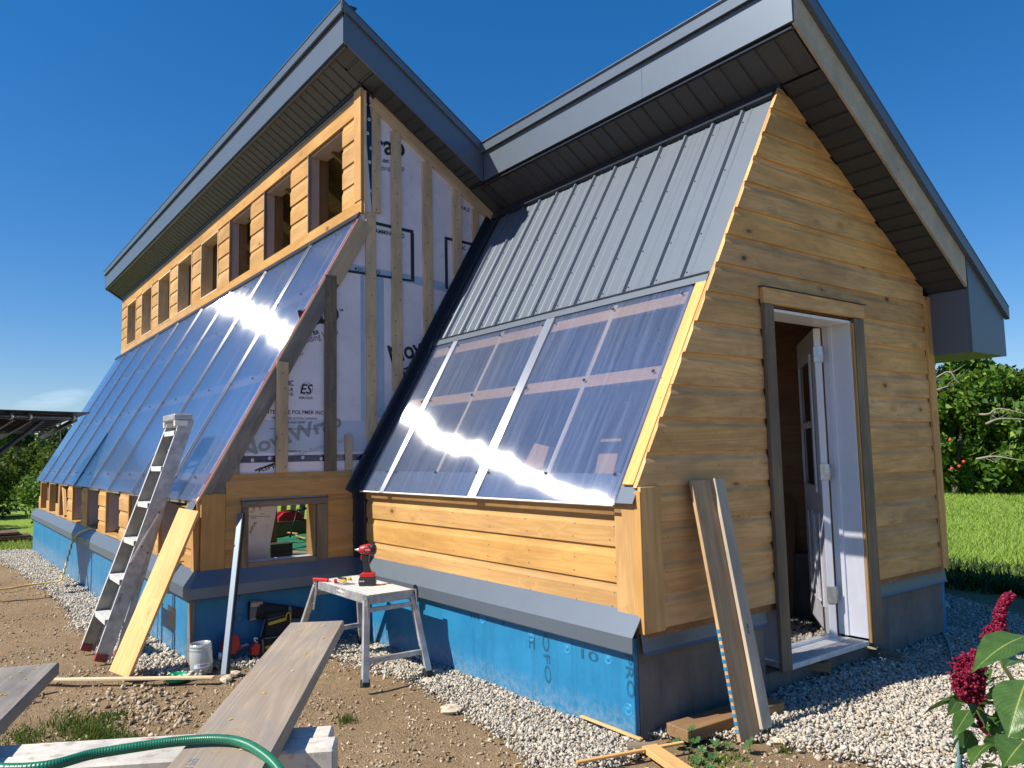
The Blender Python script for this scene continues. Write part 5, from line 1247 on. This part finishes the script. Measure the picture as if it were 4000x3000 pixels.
dpro('handle', [(-.030, .085), (.018, .085), (.026, .13), (.030, .19), (.034, .215), (-.018, .215), (-.010, .16), (-.018, .12)], .036, M_['black'])
dpro('trigger', [(.030, .165), (.043, .17), (.044, .20), (.034, .21)], .016, M_['red'])
HM = frame((0, 0, 1), dv, dc+Vector((0, 0, .238))-dv*.035)
lathe('motor_housing', [(.0, -.022), (.030, -.020), (.036, -.008), (.037, .03), (.034, .055), (.027, .078), (.020, .088), (.0, .09)], HM, M_['red'], dr, 24)
lathe('rear_cap', [(.0, -.028), (.022, -.026), (.031, -.020), (.0375, -.006), (.0378, .012), (.034, .012)], HM, M_['black'], dr, 24)
lathe('side_cap', [(.0, .041), (.024, .039), (.028, .034), (.028, .02)], frame((0, 0, 1), dn2, dc+Vector((0, 0, .240))-dv*.012), M_['black'], dr, 20)
lathe('badge', [(.0, .0425), (.020, .0405)], frame((0, 0, 1), dn2, dc+Vector((0, 0, .240))-dv*.012), M_['red'], dr, 20, False)
lathe('anvil', [(.010, .088), (.010, .10), (.006, .104), (.006, .118), (.0, .118)], HM, M_['zinc'], dr, 12)
text('lettering', 'FUEL', frame(-dv, dn2, dc+Vector((0, 0, .236))+dn2*.0432+dv*.004), .032, .008, M_['whiteprint'], dr, .02)
text('lettering', 'M18', frame(-dv, dn2, dc+Vector((0, 0, .028))+dn2*.0338+dv*.045), .03, .010, M_['whiteprint'], dr, .02)
# utility knife, bits, pencil on the stool
kn = thing('utility_knife', 'red handled utility knife lying on the left end of the stool top', 'knife', (-2.5, -.55, .503))
board('handle', (-2.60, -.595, .516), (-2.475, -.535, .516), (0, 0, 1), .020, .024, M_['red'], kn, .006); board('blade', (-2.475, -.535, .514), (-2.42, -.51, .514), (0, 0, 1), .010, .006, M_['zinc'], kn, .001)
tn = thing('pliers', 'red handled snips with grey blades lying on the stool beside the driver', 'hand tool', (-2.4, -.50, .503))
board('handle', (-2.44, -.50, .516), (-2.37, -.53, .514), (0, 0, 1), .020, .022, M_['red'], tn, .006); prism('blade', [(-2.37, -.54), (-2.27, -.52), (-2.25, -.44), (-2.34, -.46)], 'z', .506, .509, M_['zinc'], tn); board('pivot', (-2.39, -.49, .520), (-2.35, -.46, .517), (0, 0, 1), .012, .02, M_['yellow'], tn, .004)
bh = thing('bit_holder', 'dark bit holder with a yellow collar lying at the back of the stool top', 'hand tool', (-2.48, -.42, .503))
tube('shaft', [(-2.55, -.43, .512), (-2.46, -.40, .512)], .007, M_['black'], bh); tube('collar', [(-2.46, -.40, .513), (-2.43, -.39, .513)], .010, M_['yellow'], bh)

# ================================================================= foreground trestle, planks and hose
sh = thing('sawhorse', 'white painted timber trestle beam with red stains across the bottom of the photo', 'sawhorse', (.6, -2.2, 0))
b0, b1 = Vector((.323, -2.83, .622)), Vector((.833, -1.95, .622))
bd_ = (b1-b0).normalized(); bn = Vector((bd_.y, -bd_.x, 0))
board('beam', b0-bd_*.6, b1, (0, 0, 1), .088, .088, M_['painted'], sh, .006)
board('beam', b0+bn*.0-bd_*.6-bn*.095, b1-bn*.095-bd_*.02, (0, 0, 1), .080, .088, M_['painted'], sh, .006)
for q in (b0+bd_*.1, b1-bd_*.25):
    for s in (-1, 1): board('leg', q+Vector((0, 0, -.02))+bn*(.03 if s > 0 else -.12), q+bn*(.25*s)+Vector((0, 0, -.66)), bd_, .085, .038, M_['grey'], sh)
# the main plank: level at z ~ .70
pa, pb = Vector((-.29, -1.53, .699)), Vector((1.21, -2.43, .699))
sp = board('scaffold_plank', pa, pb, Vector((pb.y-pa.y, pa.x-pb.x, 0)), .208, .040, M_['plank'], None, .004)
tag(sp, 'wide weathered plank running diagonally from the trestle toward the step stool', 'plank')
pc_, pd_ = Vector((-.28, -2.52, .70)), Vector((.35, -2.84, .697))
text('lettering', 'SPF No.2', frame((pb-pa), (0, 0, 1), Vector((.86, -2.30, .7198))), .10, .022, M_['inkgrey'], sp)
sp2 = board('scaffold_plank', Vector((-.31, -2.525, .70)), Vector((.5, -2.80, .70)), (0, 0, 1), .04, .235, M_['grey'], None, .004); tag(sp2, 'short grey plank end with yellow chips poking in from the left edge', 'plank')
for k in range(12):
    f = random.random(); q = Vector((-.28, -2.51, .7215)).lerp(Vector((.3, -2.72, .7215)), f*.6)+Vector((0, random.uniform(-.08, .06), 0)); obox('wood_chip', Matrix.Translation(q) @ rot_z(random.random()*6), .008, .004, .0015, M_['yellow'], sp2, .0005)
for k in range(7):
    q = pa.lerp(pb, .05+.12*k)+Vector((0, 0, .0212))+Vector((.515, .857, 0))*random.uniform(-.08, .08); obox('wood_chip', Matrix.Translation(q) @ rot_z(random.random()*6), .012, .006, .0015, M_['yellow'] if k % 3 else M_['pale'], sp, .0005)
hp = spline([(.20, -2.95, .70), (.70, -2.615, .730), (.735, -2.456, .733), (.78, -2.30, .734), (.85, -2.205, .733), (.965, -2.172, .726), (1.065, -2.16, .700), (1.14, -2.14, .63), (1.25, -2.06, .5), (1.4, -2.0, .2), (1.5, -1.98, .0)], 10)
V, F = tubev(hp, .0108, 14)
ho_ = mk('garden_hose', V, F, M_['hose'], None, Matrix.Translation(hp[0]), True)
l = ho_.data.uv_layers.new(name='UVMap'); vi = np.zeros(len(ho_.data.loops), int); ho_.data.loops.foreach_get('vertex_index', vi)
l.data.foreach_set('uv', np.stack([(vi//14)*(2.0/len(hp)), (vi % 14)/14.], -1).astype(np.float32).ravel())
tag(ho_, 'thick green garden hose arching over the planks at the bottom left', 'hose')
for (p0_, p1_, w_, lab, m_) in (((-3.05, -2.42, -.005), (-3.10, -2.15, .0), .028, 'short orange offcut strip on the soil, upper of the two left of the lath', 'fresh'), ((-2.90, -2.44, -.008), (-2.90, -2.25, -.003), .034, 'short brown offcut strip on the soil, lower of the two left of the lath', 'brown')):
    tag(board('offcut', p0_, p1_, (1, .2, 0), w_, .016, M_[m_]), lab, 'offcut')

# ================================================================= boards leaning on the gable, offcuts
def leanb(a, b, w_, th_, mat, lab): o = board('leaning_board', a, b, (0, 1, 0), w_, th_, M_[mat], None); tag(o, lab, 'board'); return o
l1 = leanb((.305, .362, .0), (.040, .405, 1.205), .155, .020, 'leanwood', 'brown board with a blue-striped edge leaning on the siding left of the door')
for k in range(14):
    f = .04+.028*k; q = Vector((.305, .362, 0)).lerp(Vector((.04, .405, 1.205)), f); ex_ = (Vector((.04, .405, 1.205))-Vector((.305, .362, 0))).normalized()
    obox('paint_mark', frame(ex_, (0, 1, 0), q+Vector((0, -.0785, 0))), .016, .018, .003, M_['blue'], l1, .0005)
leanb((.322, .470, .03), (.064, .520, 1.21), .078, .020, 'paleboard', 'narrow pale board leaning on top of the brown one, marked in ink')
l3 = [o for o in col.objects if o.name.startswith('leaning_board')][-1]
ex_ = (Vector((.064, .520, 1.21))-Vector((.322, .470, .03))).normalized(); text('lettering', '4878.', frame(-ex_, frame(ex_, (0, 1, 0), (0, 0, 0)).to_3x3() @ Vector((0, -1, 0)), Vector((.322, .470, .03)).lerp(Vector((.064, .520, 1.21)), .40)+Vector((.012, .0, .003))), .055, .014, M_['lettering'], l3)
leanb((.285, .380, .0), (.014, .420, 1.20), .12, .012, 'siding', 'thin board sandwiched behind the brown leaning board')
tb = board('timber_offcut', (.10, .09, .035), (.14, .79, .035), (1, 0, 0), .14, .055, M_['brown'], None, .003); tag(tb, 'short brown timber lying along the concrete behind the leaning boards', 'timber')
for a, b, w_, t_, lab, m_ in (((-.10, 1.42, .072), (.03, 1.52, .072), .07, .05, 'small brown block wedged under the left end of the door sill', 'brown'), ((-.12, 2.15, .055), (.16, 2.13, .05), .07, .02, 'flat stick wedged under the right end of the door sill', 'casing'), ((-.12, 2.07, .082), (.0, 2.11, .08), .06, .016, 'thin shim lying on the stick under the door sill', 'batten'),
    ((-.42, -.05, .012), (.02, -.065, .018), .022, .010, 'thin yellow lath along the base of the blue foundation corner', 'fresh'), ((.03, -.48, .02), (.20, .02, .035), .018, .012, 'slim yellow stick crossing over the offcuts at the bottom', 'fresh'),
    ((.02, -.16, .012), (.12, -.06, .015), .07, .014, 'short grey offcut under the crossed sticks at the bottom', 'casing'), ((.12, -.12, .022), (.55, -.26, .03), .075, .028, 'wide pale board lying at the bottom edge below the mallow', 'fresh')):
    tag(board('offcut', a, b, (0, 1, 0) if abs(b[0]-a[0]) > abs(b[1]-a[1]) else (1, 0, 0), w_, t_, M_[m_], None), lab, 'offcut')
tag(tube('thin_hose', spline([(-.14, 3.30, .03), (-.2, 3.45, .01), (-.1, 3.2, .015), (.15, 2.75, .02), (.37, 2.3, .02), (.58, 1.88, .02), (.85, 1.25, .025), (1.09, .70, .03), (1.3, .1, .03)][1:], 6), .008, M_['stake'], None), 'thin teal hose lying across the gravel toward the crimson flowered plant', 'hose')

# extension cord at the left
cpts = spline([(-7.60, -1.20, .60), (-7.75, -1.26, .585), (-8.0, -1.325, .53), (-8.2, -1.345, .45)], 5)
base = [Vector((-8.25, -1.352, .42)), Vector((-8.42, -1.35, .0)), ]
for k in range(1, 40):
    f = k/40; cpts.append(Vector((-8.22-.12*f+.035*math.sin(k*1.05), -1.36-.10*f, .43-.50*f)))
cpts += [Vector(q) for q in spline([(-8.45, -1.50, -.085), (-8.45, -1.62, -.085), (-8.45, -1.80, -.09), (-8.35, -1.95, -.09), (-8.3, -2.15, -.09), (-8.0, -2.5, -.09)], 8)]
tag(tube('extension_cord', cpts, .011, M_['cord'], None, 6), 'kinked yellow extension cord hanging from the low wall down to the gravel', 'cord')

# solar rack at the left edge
ra = thing('solar_rack', 'dark tilted rack of tubes on diagonal struts reaching in from the left edge', 'rack', (-8.4, -2.4, 0))
e0, e1 = Vector((-9.0, -1.27, 1.965)), Vector((-7.6, -2.75, 1.91))
dr_ = (e1-e0).normalized(); sd_ = Vector((-.90, -.30, -.22)).normalized()
tube('front_tube', [e0, e1], .030, M_['panel'], ra, 12)
for k in range(10):
    q = sd_*(.10+.085*k)+Vector((0, 0, .03)); board('slat', e0+q+dr_*.05, e1+q, (0, 0, 1), .012, .055, M_['panel'], ra)
board('top_sheet', e0+sd_*.45+Vector((0, 0, .055)), e1+sd_*.45+Vector((0, 0, .055)), sd_, .95, .014, M_['black'], ra)
for f in (.0, .36, .50, .95): 
    q = e0.lerp(e1, f)+Vector((0, 0, -.02)); board('cross_rail', q, q+sd_*.95, (0, 0, 1), .05, .035, M_['panel'], ra)
    lathe('clamp', [(.036, -.02), (.040, -.02), (.040, .02), (.036, .02)], frame((0, 0, 1), dr_, e0.lerp(e1, min(.97, f+.03))), M_['alu'], ra, 12)
s0 = e0.lerp(e1, .28)+Vector((0, 0, -.05))
board('strut', s0+sd_*.1, Vector((-7.75, -2.55, 1.16)), (0, 0, 1), .05, .03, M_['panel'], ra); board('strut', s0+sd_*.25+Vector((0, 0, .0)), Vector((-7.75, -2.55, 1.22)), (0, 0, 1), .02, .02, M_['alu'], ra); board('strut', s0+Vector((0, 0, -.0)), Vector((-7.7, -2.6, 1.10)), (0, 0, 1), .03, .02, M_['black'], ra)
board('post', (-7.7, -2.75, -.1), (-7.7, -2.75, 1.9), (1, 0, 0), .06, .06, M_['panel'], ra)
# stacked lumber far left
k = 0
for r_ in range(3):
    for c in range(3):
        z = -.17+.075*r_; x = -16.2-.24*c+random.uniform(-.04, .04)
        o = board('stacked_board', (x, -5.2+random.uniform(-.3, .3), z), (x, -.9-.2*r_, z), (1, 0, 0), .20, .045, M_['redwood'], None)
        lab = ['rusty brown board in the stack at the left edge, %s layer, %s' % (('bottom', 'middle', 'top')[r_], ('nearest row', 'middle row', 'back row')[c])][0]
        tag(o, lab, 'board', 'boards stacked on the grass at the left edge'); k += 1

# ================================================================= things inside, seen through the openings
ib = prism('foam_board', [(-.90, .45), (-.62, .50), (-.53, .985), (-.70, 1.06), (-.90, 1.06)], 'x', -3.52, -3.50, M_['foil'], None); tag(ib, 'printed silver foam board standing behind the small side window', 'foam board')
for k, (b_, y, z, w_, h_, a_) in enumerate((('KIT', -.75, .945, .035, .010, -4), ('KIT', -.67, .925, .035, .010, -4), ('POPI', -.74, .895, .04, .012, 0), ('ISOFOIL', -.74, .78, .10, .022, 62), ('LBS', -.66, .96, .04, .02, 90), ('CE', -.71, .96, .03, .02, 90))):
    text('lettering', b_, frame((0, math.cos(R(a_)), math.sin(R(a_))), (1, 0, 0), (-3.499, y, z)), w_, h_, M_['ink'], ib, .01)
prism('print_line', [(-.76, .918), (-.585, .90), (-.585, .903), (-.76, .921)], 'x', -3.4995, -3.4985, M_['ink'], ib)
tag(box('timber_post', (-4.3, -4.2), (-.40, -.275), (-.05, 1.4), M_['brown']), 'square brown post seen through the small side window', 'post')
tag(box('green_block', (-4.16, -4.02), (-.40, -.20), (.30, .625), M_['greenblock']), 'dark green block in front of the post behind the side window', 'block')
fl = prism('tarp_platform', [(-11.2, .6), (-5.2, .3), (-5.2, 3.6), (-11.2, 3.6)], 'z', -.05, .16, M_['brown'], None); tag(fl, 'low timber stack carrying the green tarp inside the building', 'platform')
nxx = 30; V = []; F = []
for i in range(nxx):
    for j in range(nxx):
        x = -11.0+4.9*i/(nxx-1); y = .45+3.0*j/(nxx-1); V.append((x, y, .20+.035*noise.noise((x*1.8, y*2.5, 0))+.02*noise.noise((x*6, y*6, 2))))
for i in range(nxx-1):
    for j in range(nxx-1): F.append([i*nxx+j, (i+1)*nxx+j, (i+1)*nxx+j+1, i*nxx+j+1])
tp = mk('tarp', V, F, M_['tarp'], None, None, True); tp.modifiers.new('thick', 'SOLIDIFY').thickness = .004; tag(tp, 'rumpled green tarp on the floor seen through the small side window', 'tarp')
tag(tube('extension_cord', spline([(-9.4, 1.45, .25), (-9.0, 1.55, .25), (-8.6, 1.62, .25), (-8.3, 1.5, .25), (-7.8, 1.48, .24), (-7.5, 1.58, .24), (-7.2, 1.62, .24)], 6), .014, M_['cord'], None, 6), 'yellow cord snaking over the green tarp inside the building', 'cord')
for k in range(3): tag(board('loose_board', (-6.9+.25*k, .5+.1*k, .235+.01*k), (-6.3+.3*k, 1.15+.06*k, .225+.01*k), (1, -1, 0), .09, .02, M_['batten' if k != 1 else 'grey']), ('pale board lying at the edge of the green tarp, %s' % ('leftmost', 'middle one', 'rightmost')[k]), 'board', 'loose boards beside the tarp')
cs = slab('tool_case', [(1.47, .42), (1.83, .42), (1.86, .50), (1.75, .57), (1.55, .55), (1.47, .48)], -9.25, -8.95, M_['redcase'], None); tag(cs, 'red tool case behind the green tarp seen through the side window', 'tool case')
bs_ = box('crate', (-9.3, -8.9), (1.40, 1.95), (.20, .42), M_['inner']); tag(bs_, 'dark crate under the red tool case', 'crate')
tpd = thing('tripod', 'pair of black tripod legs standing on the tarp behind the side window', 'tripod', (-8.2, 1.5, .2)); tube('leg', [(-8.2, 1.36, .24), (-8.2, 1.47, .62)], .014, M_['black'], tpd); tube('leg', [(-8.4, 1.86, .24), (-8.4, 1.86, .66)], .014, M_['black'], tpd); tube('hub', [(-8.3, 1.5, .62), (-8.3, 1.86, .66)], .02, M_['black'], tpd)
for k in range(7):
    o = board('leaning_board', (-10.6, 1.95+.17*k, .16), (-11.0, 2.25+.17*k, 1.5), (0, 1, 0), .10, .022, M_[('batten', 'siding', 'fresh', 'grey')[k % 4]]); tag(o, '%s board leaning against the far wall behind the tarp' % ('first', 'second', 'third', 'fourth', 'fifth', 'sixth', 'seventh')[k], 'board', 'boards leaning against the far inside wall')
# inside the doorway
for k, (a, b, w_, m_, lab) in enumerate((((-1.25, 2.85, 0), (-1.45, 3.0, 1.75), .20, 'casing', 'grey board leaning inside the doorway, tallest one'), ((-1.15, 2.80, 0), (-1.2, 3.02, .95), .14, 'inner', 'dark board leaning inside the doorway beside the tall one'), ((-1.28, 2.75, 0), (-1.42, 3.02, .62), .22, 'brown', 'short brown board leaning inside the doorway'), ((-1.12, 2.66, 0), (-1.22, 2.78, .26), .16, 'siding', 'small yellow offcut on the gravel inside the doorway'))):
    tag(board('leaning_board', a, b, (.7, .7, 0), w_, .022, M_[m_]), lab, 'board')
# bench, and pale boards added to stand for sun patches behind right glazing
tag(box('work_bench', (-2.5, -.9), (1.3, 1.9), (.78, .83), M_['batten']), 'pale bench top glimpsed through the right sloping window', 'bench')
tag(board('leaning_board', (-1.72, .95, .0), (-1.62, 1.5, 1.75), (1, 0, 0), .24, .02, M_['fresh']), 'pale board added for a sun patch behind the right sloping window', 'board')
tag(board('leaning_board', (-2.05, .75, .9), (-1.95, 1.0, 1.42), (1, 0, 0), .26, .02, M_['fresh']), 'short pale board added for a sun patch behind the lower part of the right sloping window', 'board')

# ================================================================= mallow weeds and amaranth
def uvleaf(verts_uv, V, F, name, mat, parent, M=None):
    o = mk(name, V, F, mat, parent, M, True, recalc=False); l = o.data.uv_layers.new(name='UVMap')
    vi = np.zeros(len(o.data.loops), int); o.data.loops.foreach_get('vertex_index', vi); l.data.foreach_set('uv', np.array(verts_uv, dtype=np.float32)[vi].ravel()); return o
def mallow_leaf(c, r_, tilt, az, parent):
    Mm = Matrix.Translation(c) @ rot_z(az) @ Matrix.Rotation(tilt, 4, 'Y'); V = [Mm @ Vector((0, 0, -.08*r_))]; UV = [(0, .5)]; F = []; nr = 4; na = 28
    for j in range(1, nr+1):
        for k in range(na):
            a = R(20)+k/(na-1)*R(320); rr_ = r_*j/nr*(1-.10*abs(math.sin(a*3.5))*(j/nr)**2-.03*(k % 2)*(j == nr)); zz = .10*r_*math.cos(a*7)*(j/nr)+.12*r_*(j/nr)**2
            V.append(Mm @ Vector((rr_*math.cos(a+math.pi), rr_*math.sin(a+math.pi), zz))); UV.append((j/nr*.5+.03, k/(na-1)*7 % 1))
    for k in range(na-1): F.append([0, 1+k, 2+k])
    for j in range(nr-1):
        for k in range(na-1): a = 1+j*na+k; F.append([a, a+na, a+na+1, a+1])
    return uvleaf(UV, V, F, 'leaf', M_['mallow'], parent)
def mallow(x, y, lv, lab):
    z = gh(x, y)-.03; t_ = thing('mallow_weed', lab, 'weed', (x, y, z))
    for dx, dy, h, r_ in lv:
        c = Vector((x+dx, y+dy, z+h)); mallow_leaf(c, r_, random.uniform(.2, .7), random.uniform(-2.4, -.6), t_)
        tube('stem', spline([(x, y, z), (x+dx*.4, y+dy*.4, z+h*.7), c], 3), .0016, M_['mallow'], t_, 5)
mallow(.20, .06, [(.02, .0, .115, .026), (-.06, -.01, .035, .032), (-.01, .05, .045, .030), (.05, .03, .03, .024)], 'tall-stemmed mallow weed in front of the timber offcut')
mallow(.27, .17, [(.0, .0, .035, .026), (.03, .04, .03, .024), (-.03, .02, .03, .022)], 'mallow weed left of the foot of the leaning boards')
mallow(.40, .235, [(.0, .0, .05, .036)], 'single big round mallow leaf at the foot of the leaning boards')
mallow(.32, .02, [(-.03, -.02, .02, .022), (.02, .03, .03, .024), (.05, -.03, .015, .018), (-.05, .04, .035, .024), (.0, -.05, .02, .016)], 'spreading mallow weed nearest the bottom edge')
mallow(.40, -.05, [(.0, .02, .02, .018), (.04, .01, .018, .014)], 'tiny mallow seedling at the bottom edge')
gx_ = rng.normal(.33, .07, 260); gy_ = rng.normal(.06, .08, 260); blades('low_weeds', gx_, gy_, rng.uniform(.008, .03, 260), np.full(260, .009), M_['leaf'], 1.6)

am = thing('amaranth', 'tall amaranth with crimson flower spikes and big green leaves at the right edge', 'plant', (2.10, -1.10, 0))
def am_leaf(base, tip, wd, droop, roll_=0., seg=12):
    base, tip = Vector(base), Vector(tip); d = tip-base; L = d.length; ex = d.normalized(); side = ex.cross(Vector((0, 0, 1))).normalized(); side = (Matrix.Rotation(roll_, 3, ex) @ side); nn = side.cross(ex)
    V = []; UV = []; F = []; nc = 9
    for i in range(seg+1):
        t = i/seg; ww = wd*(math.sin(math.pi*min(1, t**.70))**1.15)*(1 if t < .98 else .2)+.0008
        c = base+d*t+nn*(droop*L*math.sin(math.pi*t))
        for j in range(nc):
            s = (j/(nc-1))*2-1; V.append(c+side*s*ww*.5+nn*(-.10*wd*(1-abs(s))*math.sin(math.pi*t)+.03*wd*math.sin(t*seg*2.1+abs(s)*3)*abs(s))); UV.append((t, (s+1)/2))
    for i in range(seg):
        for j in range(nc-1): a = i*nc+j; F.append([a, a+nc, a+nc+1, a+1])
    return uvleaf(UV, V, F, 'leaf', M_['amleaf'], am)
AML = [
  ((2.05, -1.106, 0.997), (2.007, -1.24, 0.944), 0.085),
  ((1.935, -0.999, 0.935), (1.909, -1.032, 0.918), 0.03),
  ((2.087, -1.217, 0.945), (2.081, -1.296, 0.861), 0.1),
  ((1.952, -0.968, 0.881), (1.936, -1.068, 0.846), 0.045),
  ((1.892, -1.041, 0.833), (1.899, -1.113, 0.814), 0.03),
  ((1.897, -1.036, 0.845), (1.874, -1.065, 0.829), 0.03),
  ((1.928, -1.076, 0.826), (1.927, -1.155, 0.79), 0.045),
  ((1.936, -1.144, 0.794), (1.924, -1.155, 0.761), 0.03),
  ((1.926, -1.072, 0.784), (1.932, -1.143, 0.756), 0.05),
  ((1.971, -1.095, 0.777), (1.968, -1.179, 0.754), 0.065),
  ((1.921, -0.998, 0.803), (1.953, -1.037, 0.79), 0.055),
  ((1.947, -0.966, 0.819), (1.928, -0.985, 0.784), 0.04),
  ((2.053, -1.159, 0.819), (2.049, -1.244, 0.792), 0.09),
  ((1.978, -1.088, 0.795), (1.974, -1.087, 0.757), 0.055),
  ((1.978, -0.938, 0.907), (1.997, -1.083, 0.922), 0.06),
  ((2.01, -1.052, 0.836), (1.93, -0.981, 0.776), 0.06),
  ((1.903, -0.94, 0.815), (1.956, -0.957, 0.843), 0.03),
  ((1.933, -0.995, 0.894), (1.957, -1.046, 0.884), 0.025),
  ((1.931, -1.075, 0.849), (1.954, -1.126, 0.832), 0.025),
  ((1.937, -0.984, 0.858), (1.96, -1.037, 0.85), 0.02),
  ((2.014, -1.042, 0.809), (1.978, -1.088, 0.795), 0.06),
  ((1.874, -0.974, 0.784), (1.917, -1.001, 0.789), 0.03),
  ((1.913, -1.004, 0.775), (1.892, -1.033, 0.78), 0.03),
]
SP1 = [(1.996, -1.02, 1.053), (1.991, -1.025, 1.047), (1.985, -1.031, 1.035), (1.981, -1.034, 1.021), (1.979, -1.035, 1.005), (1.977, -1.036, 0.991), (1.972, -1.04, 0.975), (1.967, -1.045, 0.964)]
SP2 = [(1.965, -1.126, 0.936), (1.96, -1.131, 0.924), (1.955, -1.136, 0.91), (1.954, -1.136, 0.895), (1.954, -1.133, 0.881), (1.952, -1.134, 0.868)]
SP3 = [(1.921, -1.003, 0.837), (1.918, -1.005, 0.82), (1.915, -1.005, 0.799), (1.918, -0.999, 0.777), (1.921, -0.991, 0.762)]
ST = [(1.939, -0.962, 0.946), (1.944, -0.948, 0.897), (1.951, -0.936, 0.873), (1.954, -0.927, 0.848), (1.944, -0.932, 0.79), (1.929, -0.944, 0.742), (1.93, -0.934, 0.679), (1.925, -0.924, 0.572)]
ST2 = [(1.914, -1.047, 0.844), (1.92, -1.035, 0.825), (1.929, -1.019, 0.791), (1.94, -0.999, 0.753), (1.946, -0.986, 0.719)]

for i, (a, b, w_) in enumerate(AML): am_leaf(a, b, w_*.78, .12 if w_ > .05 else .07, (-.7, .4, -.3, .6)[i % 4] if w_ < .08 else -.3)
def floret_spike(pts, r0, n, name='flower_spike'):
    pp = spline(pts, 6); m = len(pp); k = rng.integers(0, m-1, n); t = rng.random(n)[:, None]
    A_ = np.array([tuple(q) for q in pp]); c = A_[k]*(1-t)+A_[k+1]*t
    rad = np.array([r0(i/(m-1)) for i in k]); u = rng.normal(size=(n, 3)); u /= np.linalg.norm(u, axis=1)[:, None]; c = c+u*(rad*rng.uniform(.5, 1.25, n))[:, None]
    V = (IV[None]*(.0021*rng.uniform(.5, 1.6, (n, 1, 1)))*(1+rng.uniform(-.6, .7, (n, 12, 1)))+c[:, None, :]).reshape(-1, 3)
    F = (IF[None]+(np.arange(n)*12)[:, None, None]).reshape(-1, 3); o = npmesh(name, V, F, M_['amflower']); o.parent = am; o.matrix_basis = WM[am.name].inverted(); return o
for k in range(16):
    f = random.random(); q = Vector(ST[min(6, 1+k % 6)]).lerp(Vector(ST[min(6, 2+k % 6)]), f) if k % 2 else Vector(ST2[k % 4]).lerp(Vector(ST2[1+k % 4]), f)
    an = random.uniform(0, 6.28); L = random.uniform(.05, .10); am_leaf(q, q+Vector((math.cos(an)*L, math.sin(an)*L, -.35*L+random.uniform(-.02, .03))), L*.42, .12, random.uniform(-.6, .6), 10)
floret_spike(SP1, lambda f: .007+.008*f**2+.006*(f > .8), 2600)
SPB = SP2
floret_spike(SPB, lambda f: .008+.022*math.sin(min(1, f*1.1)*math.pi)**.8, 1500)
for k in range(16):
    b_ = Vector(SP2[1+k % 5]); q = b_+Vector(rng.normal(size=3))*.018; floret_spike([b_, (b_+q)/2, q], lambda f: .0085, 170)
floret_spike(SP3, lambda f: .006, 700)
ST.append((ST[-1][0], ST[-1][1], 0.0)); tube('stem', spline(ST, 5), .0042, M_['amstem'], am, 8); tube('stem', spline(ST2, 4), .004, M_['amstem'], am, 8); tube('stem', spline([SP1[-1], ST[0], ST[1]], 4), .004, M_['amstem'], am, 8)
# thin cloud streak far off
